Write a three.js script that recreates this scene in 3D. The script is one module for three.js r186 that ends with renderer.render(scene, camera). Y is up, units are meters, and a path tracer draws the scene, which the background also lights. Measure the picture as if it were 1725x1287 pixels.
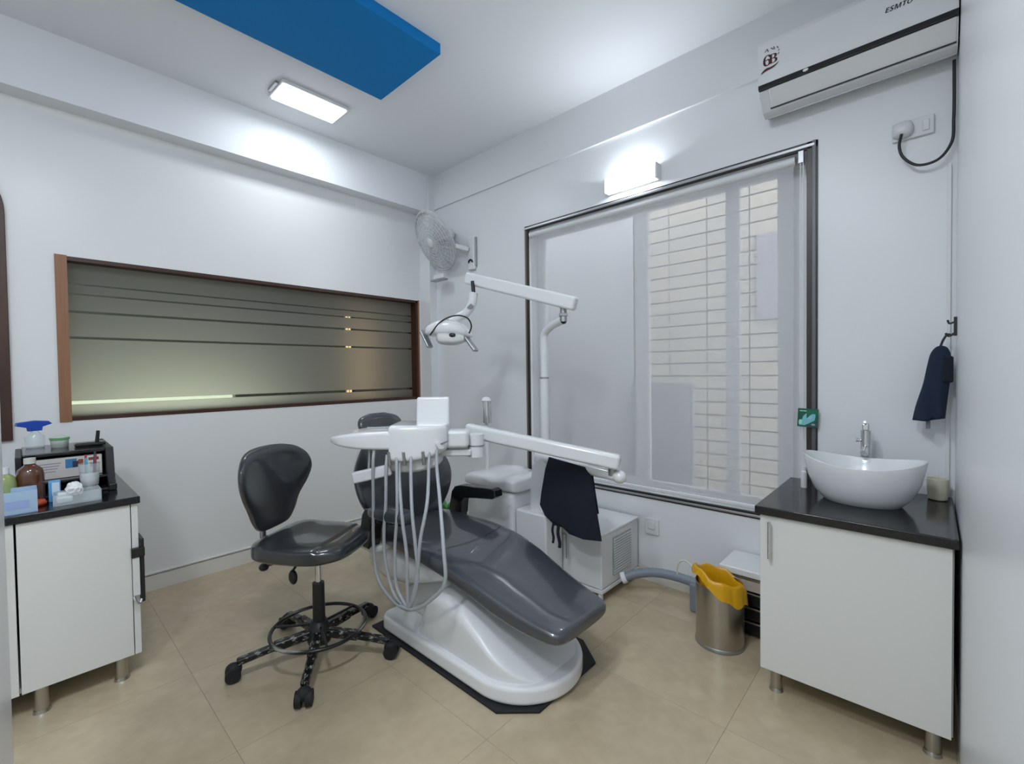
import * as THREE from 'three';
import { RoundedBoxGeometry } from 'three/addons/geometries/RoundedBoxGeometry.js';
import { mergeGeometries, mergeVertices, toCreasedNormals } from 'three/addons/utils/BufferGeometryUtils.js';
import { ImprovedNoise } from 'three/addons/math/ImprovedNoise.js';
import { RectAreaLightUniformsLib } from 'three/addons/lights/RectAreaLightUniformsLib.js';

RectAreaLightUniformsLib.init();
const D = Math.PI / 180;
const scene = new THREE.Scene();
// ---------- camera ----------
const camera = new THREE.PerspectiveCamera(80.07, 1725 / 1287, 0.02, 60);
camera.position.set(0, 1.3, 0);
camera.rotation.order = 'YXZ';
camera.rotation.set(-1.265 * D, 42.675 * D, -0.763 * D);
scene.add(camera);
// ---------- sky (daylight outside the window) ----------
scene.background = new THREE.Color().setRGB(2.7, 2.85, 3.1);
// ---------- exposure ----------
const renderer = new THREE.WebGLRenderer({ antialias: true });
renderer.toneMapping = THREE.LinearToneMapping;
renderer.toneMappingExposure = 2.12;
renderer.shadowMap.enabled = true;
const LAMP = 36, BATTEN = .23, LAMP_COLOR = new THREE.Color().setRGB(0.87, 0.95, 1.03);

// room extents
const XL = -3.49, XR = 0.075, ZB = -2.62, ZF = 1.9, YC = 3.09;

// ---------- helpers ----------
let seed = 20240611;
const rnd = () => { seed = (seed * 1664525 + 1013904223) >>> 0; return seed / 4294967296; };
const noise = new ImprovedNoise();
const V = (x, y, z) => new THREE.Vector3(x, y, z);
const lin = (r, g, b) => new THREE.Color().setRGB(r, g, b);
const taken = new Map();
function numbered(n) { const k = taken.get(n) || 0; taken.set(n, k + 1); return k ? n + '_' + String(k).padStart(3, '0') : n; }
function shade(o) { o.traverse((m) => { if (m.isMesh) { m.castShadow = true; m.receiveShadow = true; } }); return o; }
function tag(o, label, category, group) { o.userData.label = label; o.userData.category = category; if (group) o.userData.group = group; return o; }
function thing(name, label, category, at = [0, 0, 0], turn = 0, group) {
  const o = new THREE.Group(); o.name = numbered(name); o.position.set(...at); o.rotation.y = turn; scene.add(o);
  return tag(o, label, category, group);
}
// part in the local frame of its thing
function part(name, geo, mat, parent, label) {
  const m = new THREE.Mesh(Array.isArray(geo) ? mergeAll(geo) : geo, mat); m.name = name; parent.add(m);
  if (label) m.userData.label = label;
  m.castShadow = m.receiveShadow = true; return m;
}
// part whose geometry is given in room coordinates under a thing placed without a turn
function wpart(name, geo, mat, parent, label) {
  const g = Array.isArray(geo) ? mergeAll(geo) : geo; const b = V(0, 0, 0);
  for (let p = parent; p && p !== scene; p = p.parent) b.add(p.position);
  g.translate(-b.x, -b.y, -b.z); return part(name, g, mat, parent, label);
}
function solo(name, geo, mat, label, category, group) {
  const g = Array.isArray(geo) ? mergeAll(geo) : geo; g.computeBoundingBox(); const c = g.boundingBox.getCenter(V()); const y = g.boundingBox.min.y;
  g.translate(-c.x, -y, -c.z);
  const m = new THREE.Mesh(g, mat); m.position.set(c.x, y, c.z); m.name = numbered(name); scene.add(m); m.castShadow = m.receiveShadow = true; return tag(m, label, category, group);
}
function struct(name, geo, mat, label, category = 'wall') {
  const m = new THREE.Mesh(Array.isArray(geo) ? mergeAll(geo) : geo, mat); m.name = name; scene.add(m); m.castShadow = m.receiveShadow = true;
  m.userData.kind = 'structure'; return tag(m, label, category);
}
function clean(g) { const q = g.index ? g.toNonIndexed() : g; for (const k of Object.keys(q.attributes)) if (!['position', 'normal', 'uv'].includes(k)) q.deleteAttribute(k); if (!q.attributes.uv) q.setAttribute('uv', new THREE.BufferAttribute(new Float32Array(q.attributes.position.count * 2), 2)); return q; }
function mergeAll(a) { return mergeGeometries(a.map(clean)); }
// box between two corners
function bx(x0, x1, y0, y1, z0, z1, r = 0) {
  const w = Math.abs(x1 - x0), h = Math.abs(y1 - y0), d = Math.abs(z1 - z0);
  const g = r ? new RoundedBoxGeometry(w, h, d, 3, Math.min(r, w / 2.01, h / 2.01, d / 2.01)) : new THREE.BoxGeometry(w, h, d);
  return g.translate((x0 + x1) / 2, (y0 + y1) / 2, (z0 + z1) / 2);
}
// box whose uv runs in metres
function bxm(x0, x1, y0, y1, z0, z1) {
  const g = bx(x0, x1, y0, y1, z0, z1), p = g.attributes.position, n = g.attributes.normal, u = g.attributes.uv;
  for (let i = 0; i < p.count; i++) {
    const ax = Math.abs(n.getX(i)), ay = Math.abs(n.getY(i));
    if (ax > 0.5) u.setXY(i, p.getZ(i), p.getY(i)); else if (ay > 0.5) u.setXY(i, p.getX(i), p.getZ(i)); else u.setXY(i, p.getX(i), p.getY(i));
  }
  return g;
}
function tube(pts, r, seg = 40, rad = 8, closed = false) {
  return new THREE.TubeGeometry(new THREE.CatmullRomCurve3(pts.map((p) => V(...p)), closed, 'centripetal'), seg, r, rad, closed);
}
function rod(a, b, r, r2 = r, seg = 16) {
  const A = V(...a), B = V(...b), d = B.clone().sub(A), g = new THREE.CylinderGeometry(r2, r, d.length(), seg);
  g.applyQuaternion(new THREE.Quaternion().setFromUnitVectors(V(0, 1, 0), d.normalize())); return g.translate((A.x + B.x) / 2, (A.y + B.y) / 2, (A.z + B.z) / 2);
}
function lathe(pts, seg = 40) { return new THREE.LatheGeometry(pts.map((p) => new THREE.Vector2(...p)), seg); }
// rounded bar between two points, with a rectangular section
function bar(a, b, w, h, r = 0.01) {
  const A = V(...a), B = V(...b), d = B.clone().sub(A), L = d.length(); const g = new RoundedBoxGeometry(L, h, w, 4, Math.min(r, w / 2.05, h / 2.05));
  const x = d.normalize(), z = V().crossVectors(x, V(0, 1, 0)).normalize(), y = V().crossVectors(z, x);
  g.applyMatrix4(new THREE.Matrix4().makeBasis(x, y, z)); return g.translate((A.x + B.x) / 2, (A.y + B.y) / 2, (A.z + B.z) / 2);
}
// surface through superellipse sections; station: [px,py,pz, a, b, n]; u and v are the section's axes
function loft(st, u, v, seg = 40) {
  const pos = [], uv = [], idx = [], U = V(...u), W = V(...v); const n = st.length;
  st.forEach((s, i) => {
    const e = 2 / (s[5] || 2.5);
    for (let k = 0; k < seg; k++) {
      const t = k / seg * Math.PI * 2, c = Math.cos(t), q = Math.sin(t), ca = Math.sign(c) * Math.abs(c) ** e * s[3], qa = Math.sign(q) * Math.abs(q) ** e * s[4];
      pos.push(s[0] + U.x * ca + W.x * qa, s[1] + U.y * ca + W.y * qa, s[2] + U.z * ca + W.z * qa); uv.push(k / seg, i / (n - 1));
    }
  });
  for (let i = 0; i < n - 1; i++) for (let k = 0; k < seg; k++) { const a = i * seg + k, b = i * seg + (k + 1) % seg, c = a + seg, d = b + seg; idx.push(a, b, c, b, d, c); }
  for (const [i, fl] of [[0, 1], [n - 1, 0]]) {
    const c = pos.length / 3, s = st[i]; pos.push(s[0], s[1], s[2]); uv.push(.5, .5);
    for (let k = 0; k < seg; k++) { const a = i * seg + k, b = i * seg + (k + 1) % seg; fl ? idx.push(c, b, a) : idx.push(c, a, b); }
  }
  const g = new THREE.BufferGeometry(); g.setAttribute('position', new THREE.Float32BufferAttribute(pos, 3)); g.setAttribute('uv', new THREE.Float32BufferAttribute(uv, 2)); g.setIndex(idx);
  // outward winding
  g.computeBoundingBox(); let vol = 0; const P = (i) => V(pos[i * 3], pos[i * 3 + 1], pos[i * 3 + 2]);
  for (let i = 0; i < idx.length; i += 3) vol += P(idx[i]).dot(P(idx[i + 1]).cross(P(idx[i + 2])));
  if (vol < 0) { for (let i = 0; i < idx.length; i += 3) { const t = idx[i]; idx[i] = idx[i + 1]; idx[i + 1] = t; } g.setIndex(idx); }
  g.computeVertexNormals(); return g;
}
// resample loft stations smoothly
function smooth(st, n) {
  const out = [], m = st.length - 1;
  for (let i = 0; i <= n; i++) {
    const f = i / n * m, k = Math.min(m - 1, Math.floor(f)), t = f - k, g = (j) => st[Math.max(0, Math.min(m, j))];
    const a = g(k - 1), b = g(k), c = g(k + 1), d = g(k + 2);
    out.push(b.map((_, q) => { const [p0, p1, p2, p3] = [a[q], b[q], c[q], d[q]]; const y = 0.5 * (2 * p1 + (p2 - p0) * t + (2 * p0 - 5 * p1 + 4 * p2 - p3) * t * t + (3 * p1 - p0 - 3 * p2 + p3) * t * t * t); return (q === 3 || q === 4) ? Math.max(0.0005, y) : y; }));
  }
  return out;
}
function bend(g, f) { const p = g.attributes.position; for (let i = 0; i < p.count; i++) { const v = f(V().fromBufferAttribute(p, i)); p.setXYZ(i, v.x, v.y, v.z); } g.computeVertexNormals(); return g; }
// flat outline (x,y) extruded along +z
function slab(pts, depth, bevel = 0, round = false) {
  const s = new THREE.Shape(); if (round) s.splineThru ? 0 : 0;
  s.moveTo(...pts[0]); if (round) { s.splineThru(pts.slice(1).concat([pts[0]]).map((p) => new THREE.Vector2(...p))); } else { pts.slice(1).forEach((p) => s.lineTo(...p)); s.closePath(); }
  return new THREE.ExtrudeGeometry(s, { depth, bevelEnabled: bevel > 0, bevelThickness: bevel, bevelSize: bevel, bevelSegments: 3, curveSegments: 24 });
}
function rrect(w, h, r) {
  const s = new THREE.Shape(), x = -w / 2, y = -h / 2; s.moveTo(x + r, y); s.lineTo(x + w - r, y); s.absarc(x + w - r, y + r, r, -Math.PI / 2, 0); s.lineTo(x + w, y + h - r); s.absarc(x + w - r, y + h - r, r, 0, Math.PI / 2);
  s.lineTo(x + r, y + h); s.absarc(x + r, y + h - r, r, Math.PI / 2, Math.PI); s.lineTo(x, y + r); s.absarc(x + r, y + r, r, Math.PI, Math.PI * 1.5); return s;
}

// ---------- textures ----------
function tex(w, h, f, srgb = true, rep) {
  const d = new Uint8Array(w * h * 4);
  for (let y = 0; y < h; y++) for (let x = 0; x < w; x++) { const c = f(x / w, y / h, x, y); const i = (y * w + x) * 4; d[i] = c[0]; d[i + 1] = c[1]; d[i + 2] = c[2]; d[i + 3] = 255; }
  const t = new THREE.DataTexture(d, w, h); t.magFilter = THREE.LinearFilter; t.minFilter = THREE.LinearMipmapLinearFilter; t.generateMipmaps = true; t.wrapS = t.wrapT = THREE.RepeatWrapping; if (srgb) t.colorSpace = THREE.SRGBColorSpace; if (rep) t.repeat.set(...rep); t.needsUpdate = true; return t;
}
const fbm = (x, y, z, o = 4) => { let s = 0, a = 0.5; for (let i = 0; i < o; i++) { s += a * noise.noise(x, y, z); x *= 2.03; y *= 2.03; a *= 0.5; } return s; };
const marble = (k) => tex(192, 192, (u, v) => {
  const a = fbm(u * 3 + k * 7.3, v * 3, k * 3.1), b = fbm(u * 14, v * 14, k + 9.2, 3), c = fbm(u * 2.2 + a * 2, v * 2.2, k + 20);
  const s = a * 13 + b * 7 + c * 9; return [188 + s, 172 + s, 144 + s * .9];
});
const wood = (k, c0, c1) => tex(128, 512, (u, v) => { const g = fbm(u * 22, v * 2.2, k) + 0.4 * fbm(u * 80, v * 6, k + 5, 2), t = Math.min(1, Math.max(0, .5 + g)); return c0.map((c, i) => c + (c1[i] - c) * t); });
const speck = tex(256, 256, (u, v, x, y) => { const n = noise.noise(x * .61, y * .61, 3.3), m = noise.noise(x * .23, y * .23, 8.1); const s = n > .42 ? 52 : 0; return [17 + s + m * 6, 18 + s + m * 6, 20 + s + m * 6]; });
const wrapTex = tex(256, 256, (u, v) => { const n = fbm(u * 5, v * 2.5, 1.7, 4); const s = n > 0.03 ? Math.min(1, (n - .03) * 4) : 0; return [24 + 140 * s, 24 + 138 * s, 25 + 130 * s]; });
const plaster = tex(256, 256, (u, v, x, y) => { const s = 128 + 60 * fbm(u * 20, v * 20, 4.4, 4) + 20 * noise.noise(x * .9, y * .9, 2); return [s, s, s]; }, false);
const weave = tex(64, 64, (u, v, x, y) => { const s = 128 + (((x >> 1) + (y >> 1)) % 2 ? 45 : -45); return [s, s, s]; }, false, [60, 60]);
const brushed = tex(256, 64, (u, v, x, y) => { const s = 128 + 70 * noise.noise(x * 1.3, y * .02, 5) + 20 * noise.noise(x * .3, y * .1, 9); return [s, s, s]; }, false);

// ---------- materials ----------
const std = (o) => new THREE.MeshStandardMaterial(o), phy = (o) => new THREE.MeshPhysicalMaterial(o);
const M = {
  wall: phy({ color: lin(.8, .815, .835), roughness: .34, bumpMap: plaster, bumpScale: .0006 }),
  wallLeft: phy({ color: lin(.82, .825, .815), roughness: .3, bumpMap: plaster, bumpScale: .0003 }),
  ceiling: std({ color: lin(.83, .85, .88), roughness: .85 }),
  blue: phy({ color: lin(.006, .2, .53), roughness: .7, specularIntensity: .4 }),
  grout: std({ color: lin(.36, .32, .26), roughness: .9 }),
  skirting: std({ color: lin(.76, .73, .68), roughness: .4 }),
  white: phy({ color: lin(.76, .77, .78), roughness: .3 }),
  whiteGloss: phy({ color: lin(.8, .81, .82), roughness: .18, clearcoat: .5, clearcoatRoughness: .1 }),
  offwhite: phy({ color: lin(.7, .71, .69), roughness: .38 }),
  laminate: phy({ color: lin(.72, .72, .69), roughness: .32 }),
  carcass: std({ color: lin(.66, .66, .63), roughness: .5 }),
  granite: phy({ color: lin(1, 1, 1), map: speck, roughness: .14 }),
  steel: std({ color: lin(.47, .455, .41), metalness: 1, roughness: .28, bumpMap: brushed, bumpScale: .0004 }),
  chrome: std({ color: lin(.72, .73, .74), metalness: 1, roughness: .12 }),
  greyMetal: std({ color: lin(.4, .41, .42), metalness: .8, roughness: .35 }),
  black: phy({ color: lin(.014, .014, .016), roughness: .4 }),
  blackGloss: phy({ color: lin(.012, .012, .014), roughness: .16 }),
  rubber: std({ color: lin(.012, .012, .015), roughness: .7 }),
  vinyl: phy({ color: lin(.05, .055, .065), roughness: .3, clearcoat: .9, clearcoatRoughness: .06 }),
  vinylDark: phy({ color: lin(.024, .027, .032), roughness: .3, clearcoat: .9, clearcoatRoughness: .06 }),
  wrapped: phy({ color: lin(1, 1, 1), map: wrapTex, roughness: .25 }),
  hose: phy({ color: lin(.42, .44, .47), roughness: .32 }),
  pipe: std({ color: lin(.2, .23, .27), roughness: .4 }),
  navy: std({ color: lin(.008, .011, .022), roughness: .92, bumpMap: weave, bumpScale: .0006 }),
  navyBlue: std({ color: lin(.011, .022, .05), roughness: .92, bumpMap: weave, bumpScale: .0006 }),
  frameDark: std({ color: lin(.045, .04, .038), roughness: .35, metalness: .5 }),
  alu: std({ color: lin(.45, .46, .47), roughness: .35, metalness: .8 }),
  brown: std({ color: lin(1, 1, 1), map: wood(3, [50, 26, 16], [82, 46, 30]), roughness: .4 }),
  oak: std({ color: lin(1, 1, 1), map: wood(11, [132, 90, 62], [164, 116, 82]), roughness: .45 }),
  glass: phy({ color: lin(.97, .99, .985), roughness: .02, transmission: 1, thickness: 0, ior: 1.5 }),
  smoke: phy({ color: lin(.62, .62, .58), roughness: .03, transmission: 1, thickness: 0, ior: 1.5 }),
  film: phy({ color: lin(.4, .395, .37), roughness: .985, transmission: .8, thickness: 0 }),
  blind: phy({ color: lin(.84, .84, .86), roughness: .58, transmission: .7, thickness: 0 }),
  bag: phy({ color: lin(.86, .46, .005), roughness: .35, transmission: .25, thickness: 0, side: THREE.DoubleSide }),
  clear: phy({ color: lin(.93, .96, .97), roughness: .12, transmission: .8, thickness: 0 }),
  paleBlue: phy({ color: lin(.5, .66, .84), roughness: .3, transmission: .3, thickness: 0 }),
  mirror: std({ color: lin(.8, .84, .8), metalness: 1, roughness: .04 }),
};
const col = (r, g, b, rough = .4, more = {}) => phy({ color: lin(r, g, b), roughness: rough, ...more });

// ---------- large lights: surface LED panels, the last one added out of view ----------
function ledPanel(x, z, label, k = 1) {
  const g = thing('ceiling_light', label, 'light', [x, YC - .034, z], 0, 'LED panels on the ceiling');
  part('housing', [bx(-.115, .115, .012, .034, -.215, .215, .006)], M.white, g);
  part('diffuser', bx(-.1, .1, 0, .012, -.2, .2, .004), std({ color: lin(.9, .9, .9), emissive: lin(.95, .98, 1), emissiveIntensity: 2.2 }), g);
  part('clip', [bx(-.06, .06, .02, .034, .215, .235, .003)], M.greyMetal, g);
  const L = new THREE.RectAreaLight(LAMP_COLOR, LAMP * k, .2, .4); L.position.set(x, YC - .04, z); L.rotation.set(-Math.PI / 2, 0, 0); L.castShadow = true; scene.add(L);
  L.name = 'led_panel_light';
}
ledPanel(-2.995, -1.335, 'bright rectangular LED panel on the ceiling between blue slab and beam', .28);
ledPanel(-.8, -.1, 'rectangular LED panel on the ceiling above the open white door', 1.25);
ledPanel(-.45, .95, 'added unseen LED panel on the ceiling next to the right wall', 1.6);  // added fill panel outside the view, brightens cabinets and floor from the front
// batten on the wall above the window
{
  const g = thing('wall_light', 'glowing white batten light on the wall above the window', 'light', [-1.365, 2.425, ZB]);
  part('back_plate', bx(-.175, .175, .005, .095, 0, .012, .004), M.white, g);
  part('diffuser', bx(-.165, .165, .01, .09, .012, .06, .014), std({ color: lin(.9, .9, .9), emissive: lin(.95, .98, 1), emissiveIntensity: 2.2 }), g);
  for (const s of [-1, 1]) part('end_cap', bx(s * .165, s * .18, .004, .096, 0, .062, .006), M.white, g);
  const P = new THREE.PointLight(LAMP_COLOR, BATTEN, 0, 2); P.position.set(-1.365, 2.475, ZB + .036); P.shadow.radius = 1.2; P.castShadow = true; scene.add(P); P.name = 'batten_light';
  const A = new THREE.RectAreaLight(LAMP_COLOR, BATTEN * 30, .33, .08); A.position.set(-1.365, 2.475, ZB + .064); A.rotation.set(-Math.PI * .0 - .25, Math.PI, 0); A.castShadow = true; scene.add(A); A.name = 'batten_face_light';
}

// ================= THE ROOM =================
{
  const T = .61, g = .0009, mats = [0, 1, 2, 3].map((k) => phy({ map: marble(k), roughness: .2 }));
  const floor = struct('floor', bx(XL - .3, XR + .2, -.08, -.004, ZB - .3, ZF + .1), M.grout, 'polished beige vitrified tile floor of the treatment room', 'floor');
  const tg = bxm(-(T - g) / 2, (T - g) / 2, -.004, 0, -(T - g) / 2, (T - g) / 2); const u = tg.attributes.uv; for (let i = 0; i < u.count; i++) u.setXY(i, u.getX(i) / T + .5, u.getY(i) / T + .5);
  for (let i = -6; i < 2; i++) for (let j = -4; j < 5; j++) {
    const x0 = -.54 + i * T, z0 = -.48 + j * T; if (x0 > XR || x0 + T < XL || z0 > ZF || z0 + T < ZB) continue;
    const m = part('tile', tg, mats[Math.floor(rnd() * 4)], floor); m.position.set(x0 + T / 2, 0, z0 + T / 2); m.rotation.y = Math.floor(rnd() * 4) * Math.PI / 2;
  }
  struct('ceiling', bx(XL - .3, XR + .2, YC, YC + .15, ZB - .3, ZF + .1), M.ceiling, 'plain white plastered ceiling of the treatment room', 'ceiling');
  // window wall with its opening
  const wx0 = -2.235, wx1 = -.43, wy0 = .535, wy1 = 2.365, t = .2;
  struct('wall_back', [bxm(XL - .3, wx0, -.08, YC, ZB - t, ZB), bxm(wx1, XR + .2, -.08, YC, ZB - t, ZB), bxm(wx0, wx1, -.08, wy0, ZB - t, ZB), bxm(wx0, wx1, wy1, YC, ZB - t, ZB)], M.wall, 'pale glossy painted wall with the large blind covered window', 'wall');
  struct('trim_1', bx(XL, XR, 2.785, YC, ZB, ZB + .016), M.wall, 'shallow painted band above the window wall', 'trim');
  // left wall with the interior window opening
  const lz0 = -2.512, lz1 = -.15, ly0 = 1.062, ly1 = 1.968, lt = .12;
  struct('wall_left', [bxm(XL - lt, XL, -.08, YC, ZB, lz0), bxm(XL - lt, XL, -.08, YC, lz1, ZF), bxm(XL - lt, XL, -.08, ly0, lz0, lz1), bxm(XL - lt, XL, ly1, YC, lz0, lz1)], M.wallLeft, 'glossy off white wall with the long frosted interior window', 'wall');
  struct('trim_2', bx(XL, XL + .125, 2.755, YC, ZB, ZF), M.ceiling, 'white plastered ceiling beam running along the left wall', 'trim');
  struct('trim_3', bx(XL, XL + .15, 0, YC, ZB, ZB + .075), M.wall, 'slim white corner column beside the fan', 'trim');
  struct('wall_right', bxm(XR, XR + .15, -.08, YC, ZB, ZF), M.wall, 'smooth white wall right beside the washbasin cabinet', 'wall');
  struct('wall_front', bxm(XL - .3, XR + .2, -.08, YC, ZF, ZF + .12), M.wall, 'plain white wall behind the open door', 'wall');
  struct('baseboard_left', [bx(XL, XL + .012, 0, .09, ZB + .075, ZF), bx(XL, XL + .004, .094, .1, ZB + .075, ZF), bx(XL, XL + .016, .1, .106, ZB + .075, ZF)], M.skirting, 'low beige tile skirting along the left wall', 'skirting');
  struct('baseboard_back', [bx(XL + .15, XR, 0, .085, ZB, ZB + .012)], M.skirting, 'low beige skirting under the window', 'skirting');
}
// blue slab hung under the ceiling
solo('ceiling_panel', bx(-2.57, -1.97, YC - .06, YC, -1.6, .75, .004), M.blue, 'thick bright blue rectangular slab fixed under the ceiling', 'panel');

// open door leaf at the far left of the view
{
  const d = struct('door_1', bx(-1.76, -.96, .008, 2.1, .034, .07, .003), M.white, 'plain white door leaf standing open in the room', 'door');
  part('hinge', [bx(-.965, -.945, .3, .4, .04, .06), bx(-.965, -.945, 1.7, 1.8, .04, .06)], M.chrome, d);
}

// ================= INTERIOR WINDOW AND THE HALL BEHIND =================
{
  const z0 = -2.512, z1 = -.15, y0 = 1.062, y1 = 1.968, xg = -3.57;
  const w = thing('window_1', 'long interior window with frosted striped glass in a dark and oak frame', 'window', [XL, y0, (z0 + z1) / 2]); w.userData.kind = 'structure';
  wpart('frame', [bx(XL - .12, XL + .002, y0, y0 + .022, z0, z1), bx(XL - .12, XL + .002, y1 - .022, y1, z0, z1), bx(XL - .12, XL + .002, y0, y1, z0, z0 + .02)], M.brown, w);
  wpart('jamb', bx(XL - .12, XL + .006, y0 - .004, y1 + .004, z1 - .045, z1 + .004), M.oak, w, 'oak coloured jamb');
  wpart('jamb', bx(XL - .02, XL + .006, y0 - .004, y1 + .004, z0 - .014, z0), M.oak, w, 'oak coloured jamb');
  wpart('pane', bx(xg - .004, xg, y0 + .02, y1 - .02, z0 + .02, z1 - .04), M.smoke, w);
  // frosted film in bands with clear lines between them
  const gaps = [[1.149, 1.168], [1.52, 1.534], [1.667, 1.681], [1.769, 1.779], [1.826, 1.835]]; let y = y0 + .02;
  for (const [a, b] of gaps.concat([[y1 - .02, y1]])) { const f = new THREE.PlaneGeometry(z1 - z0 - .06, a - y); f.rotateY(Math.PI / 2); f.translate(xg + .0015, (a + y) / 2, (z0 + z1) / 2 - .01); wpart('frosted_film', f, M.film, w); y = b; }
  // hall
  const hw = std({ color: lin(.5, .53, .46), roughness: .6 }), hx0 = -6.2, hx1 = XL - .12, hz0 = -3.3, hz1 = .9;
  struct('wall_hall', [bx(hx0 - .1, hx0, -.08, 2.8, hz0, hz1), bx(hx0, hx1, -.08, 2.8, hz0 - .1, hz0), bx(hx0, hx1, -.08, 2.8, hz1, hz1 + .1)], hw, 'dim grey green walls of the hall beyond the interior window', 'wall');
  struct('floor_hall', bx(hx0, hx1, -.08, 0, hz0, hz1), phy({ map: marble(0), roughness: .2 }), 'beige floor of the hall beyond the interior window', 'floor');
  struct('ceiling_hall', bx(hx0 - .1, XL - .3, 2.8, 2.9, hz0 - .1, hz1 + .1), M.ceiling, 'white plastered ceiling of the hall beyond the interior window', 'ceiling');
  struct('wall_hall_near', [bx(hx1 - .02, hx1, -.08, y0, hz0, hz1), bx(hx1 - .02, hx1, y1, 2.8, hz0, hz1), bx(hx1 - .02, hx1, y0, y1, hz0, z0), bx(hx1 - .02, hx1, y0, y1, z1, hz1)], hw, 'hall side of the wall around the interior window', 'wall');
  // strip lamp seen as glow through the film; the lit box is added
  const s = thing('strip_lamp', 'warm vertical strip lamp glowing behind the frosted window', 'lamp', [-3.83, .85, -2.0]);
  part('housing', bx(-.03, 0, 0, 1.0, -.03, .03, .004), M.greyMetal, s);
  for (const q of [-.014, .014]) part('tube', rod([.012, .03, q], [.012, .97, q], .007), std({ color: lin(.9, .8, .6), emissive: lin(1, .74, .46), emissiveIntensity: 1.2 }), s);
  const pl = new THREE.RectAreaLight(lin(1, .72, .44), 5.5, .05, .92); pl.position.set(-3.808, 1.35, -2.0); pl.rotation.set(0, -Math.PI / 2, 0); pl.castShadow = true; scene.add(pl); pl.name = 'strip_lamp_light';
  const c = thing('added_hall_glow', 'added low pale light box that makes the glow on the frosted window', 'lightbox', [-4.1, 0, -.68]);  // invented light box, placed low to give the film its pale gradient
  part('case', bx(-.08, 0, .52, 1.18, -.5, .5, .01), M.white, c);
  part('diffuser', bx(0, .012, .55, 1.15, -.47, .47, .003), std({ color: lin(.8, .85, .8), emissive: lin(.88, 1, .86), emissiveIntensity: .8 }), c);
  part('leg', bx(-.06, -.02, 0, .53, -.4, -.34), M.greyMetal, c); part('leg', bx(-.06, -.02, 0, .53, .34, .4), M.greyMetal, c);
  const rl = new THREE.RectAreaLight(lin(.92, 1, .9), 5, .94, .6); rl.position.set(-4.08, .85, -.68); rl.rotation.set(0, Math.PI / 2 + Math.PI, 0);  rl.castShadow = true; scene.add(rl); rl.name = 'added_hall_glow_light';
  // a RectAreaLight shines along its own -z
  rl.rotation.set(0, -Math.PI / 2, 0);
}

// ================= OUTER WINDOW =================
{
  const w = thing('window_2', 'large outer window with dark thin frame behind a white roller blind', 'window', [-1.33, .535, ZB]); w.userData.kind = 'structure';
  const x0 = -2.262, x1 = -.403, y0 = .508, y1 = 2.392;
  wpart('frame', [bx(x0, x1, y1 - .034, y1, ZB - .012, ZB + .006, .002), bx(x0, x1, y0, y0 + .034, ZB - .012, ZB + .006, .002), bx(x0, x0 + .03, y0, y1, ZB - .012, ZB + .006, .002), bx(x1 - .046, x1, y0, y1, ZB - .012, ZB + .006, .002)], M.frameDark, w);
  wpart('frame_lip', bx(x0 + .004, x1 - .01, y1 - .028, y1 - .011, ZB + .004, ZB + .016, .004), M.alu, w, 'pale metal head rail'); wpart('frame_lip', bx(x0 + .004, x1 - .01, y0 + .01, y0 + .022, ZB + .004, ZB + .014, .003), M.alu, w, 'pale metal sill rail');
  wpart('frame_lip', bx(x1 - .024, x1 - .006, y0, y1, ZB + .004, ZB + .012, .003), std({ color: lin(.13, .13, .14), metalness: .6, roughness: .45 }), w, 'dark grey metal side rail'); wpart('frame_lip', bx(x0 + .008, x0 + .016, y0, y1 - .03, ZB + .004, ZB + .01, .002), col(.22, .17, .13, .5), w, 'brown side strip');
  const zs = -2.75;
  for (const [a, b] of [[-2.23, -2.17], [-1.42, -1.33], [-.86, -.79], [-.6, -.44]]) wpart('stile', bx(a, b, .54, 2.36, zs - .02, zs + .02, .003), M.white, w);
  wpart('rail', bx(-2.23, -.44, 2.31, 2.36, zs - .022, zs + .022, .003), M.white, w); wpart('rail', bx(-2.23, -.44, .54, .59, zs - .022, zs + .022, .003), M.white, w);
  for (const [a, b] of [[-2.17, -1.42], [-1.33, -.86], [-.79, -.6]]) wpart('pane', bx(a, b, .59, 2.31, zs - .003, zs), M.glass, w);
  // roller blind
  const b = thing('roller_blind', 'white sheer roller blind drawn down over the large window', 'blind', [-1.37, .55, ZB - .03]);
  const sheet = new THREE.PlaneGeometry(1.71, 1.77, 40, 2); bend(sheet, (p) => { p.z += .003 * Math.sin(p.x * 7.3) + .002 * Math.sin(p.x * 17 + 1); return p; }); sheet.translate(-1.363, 1.455, ZB - .018);
  wpart('fabric', sheet, M.blind, b);
  wpart('roller', rod([-2.225, 2.327, ZB - .02], [-.5, 2.327, ZB - .02], .022, .022, 24), M.white, b);
  wpart('bottom_bar', bx(-2.215, -.51, .555, .575, ZB - .026, ZB - .008, .004), M.white, b);
  wpart('chain', [rod([-.463, .95, ZB + .004], [-.463, 2.33, ZB + .004], .0025), rod([-.475, .95, ZB + .004], [-.475, 2.33, ZB + .004], .0025)], M.white, b);
  wpart('bracket', bx(-.485, -.46, 2.3, 2.36, ZB - .03, ZB + .01, .003), M.alu, b);
}
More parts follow.
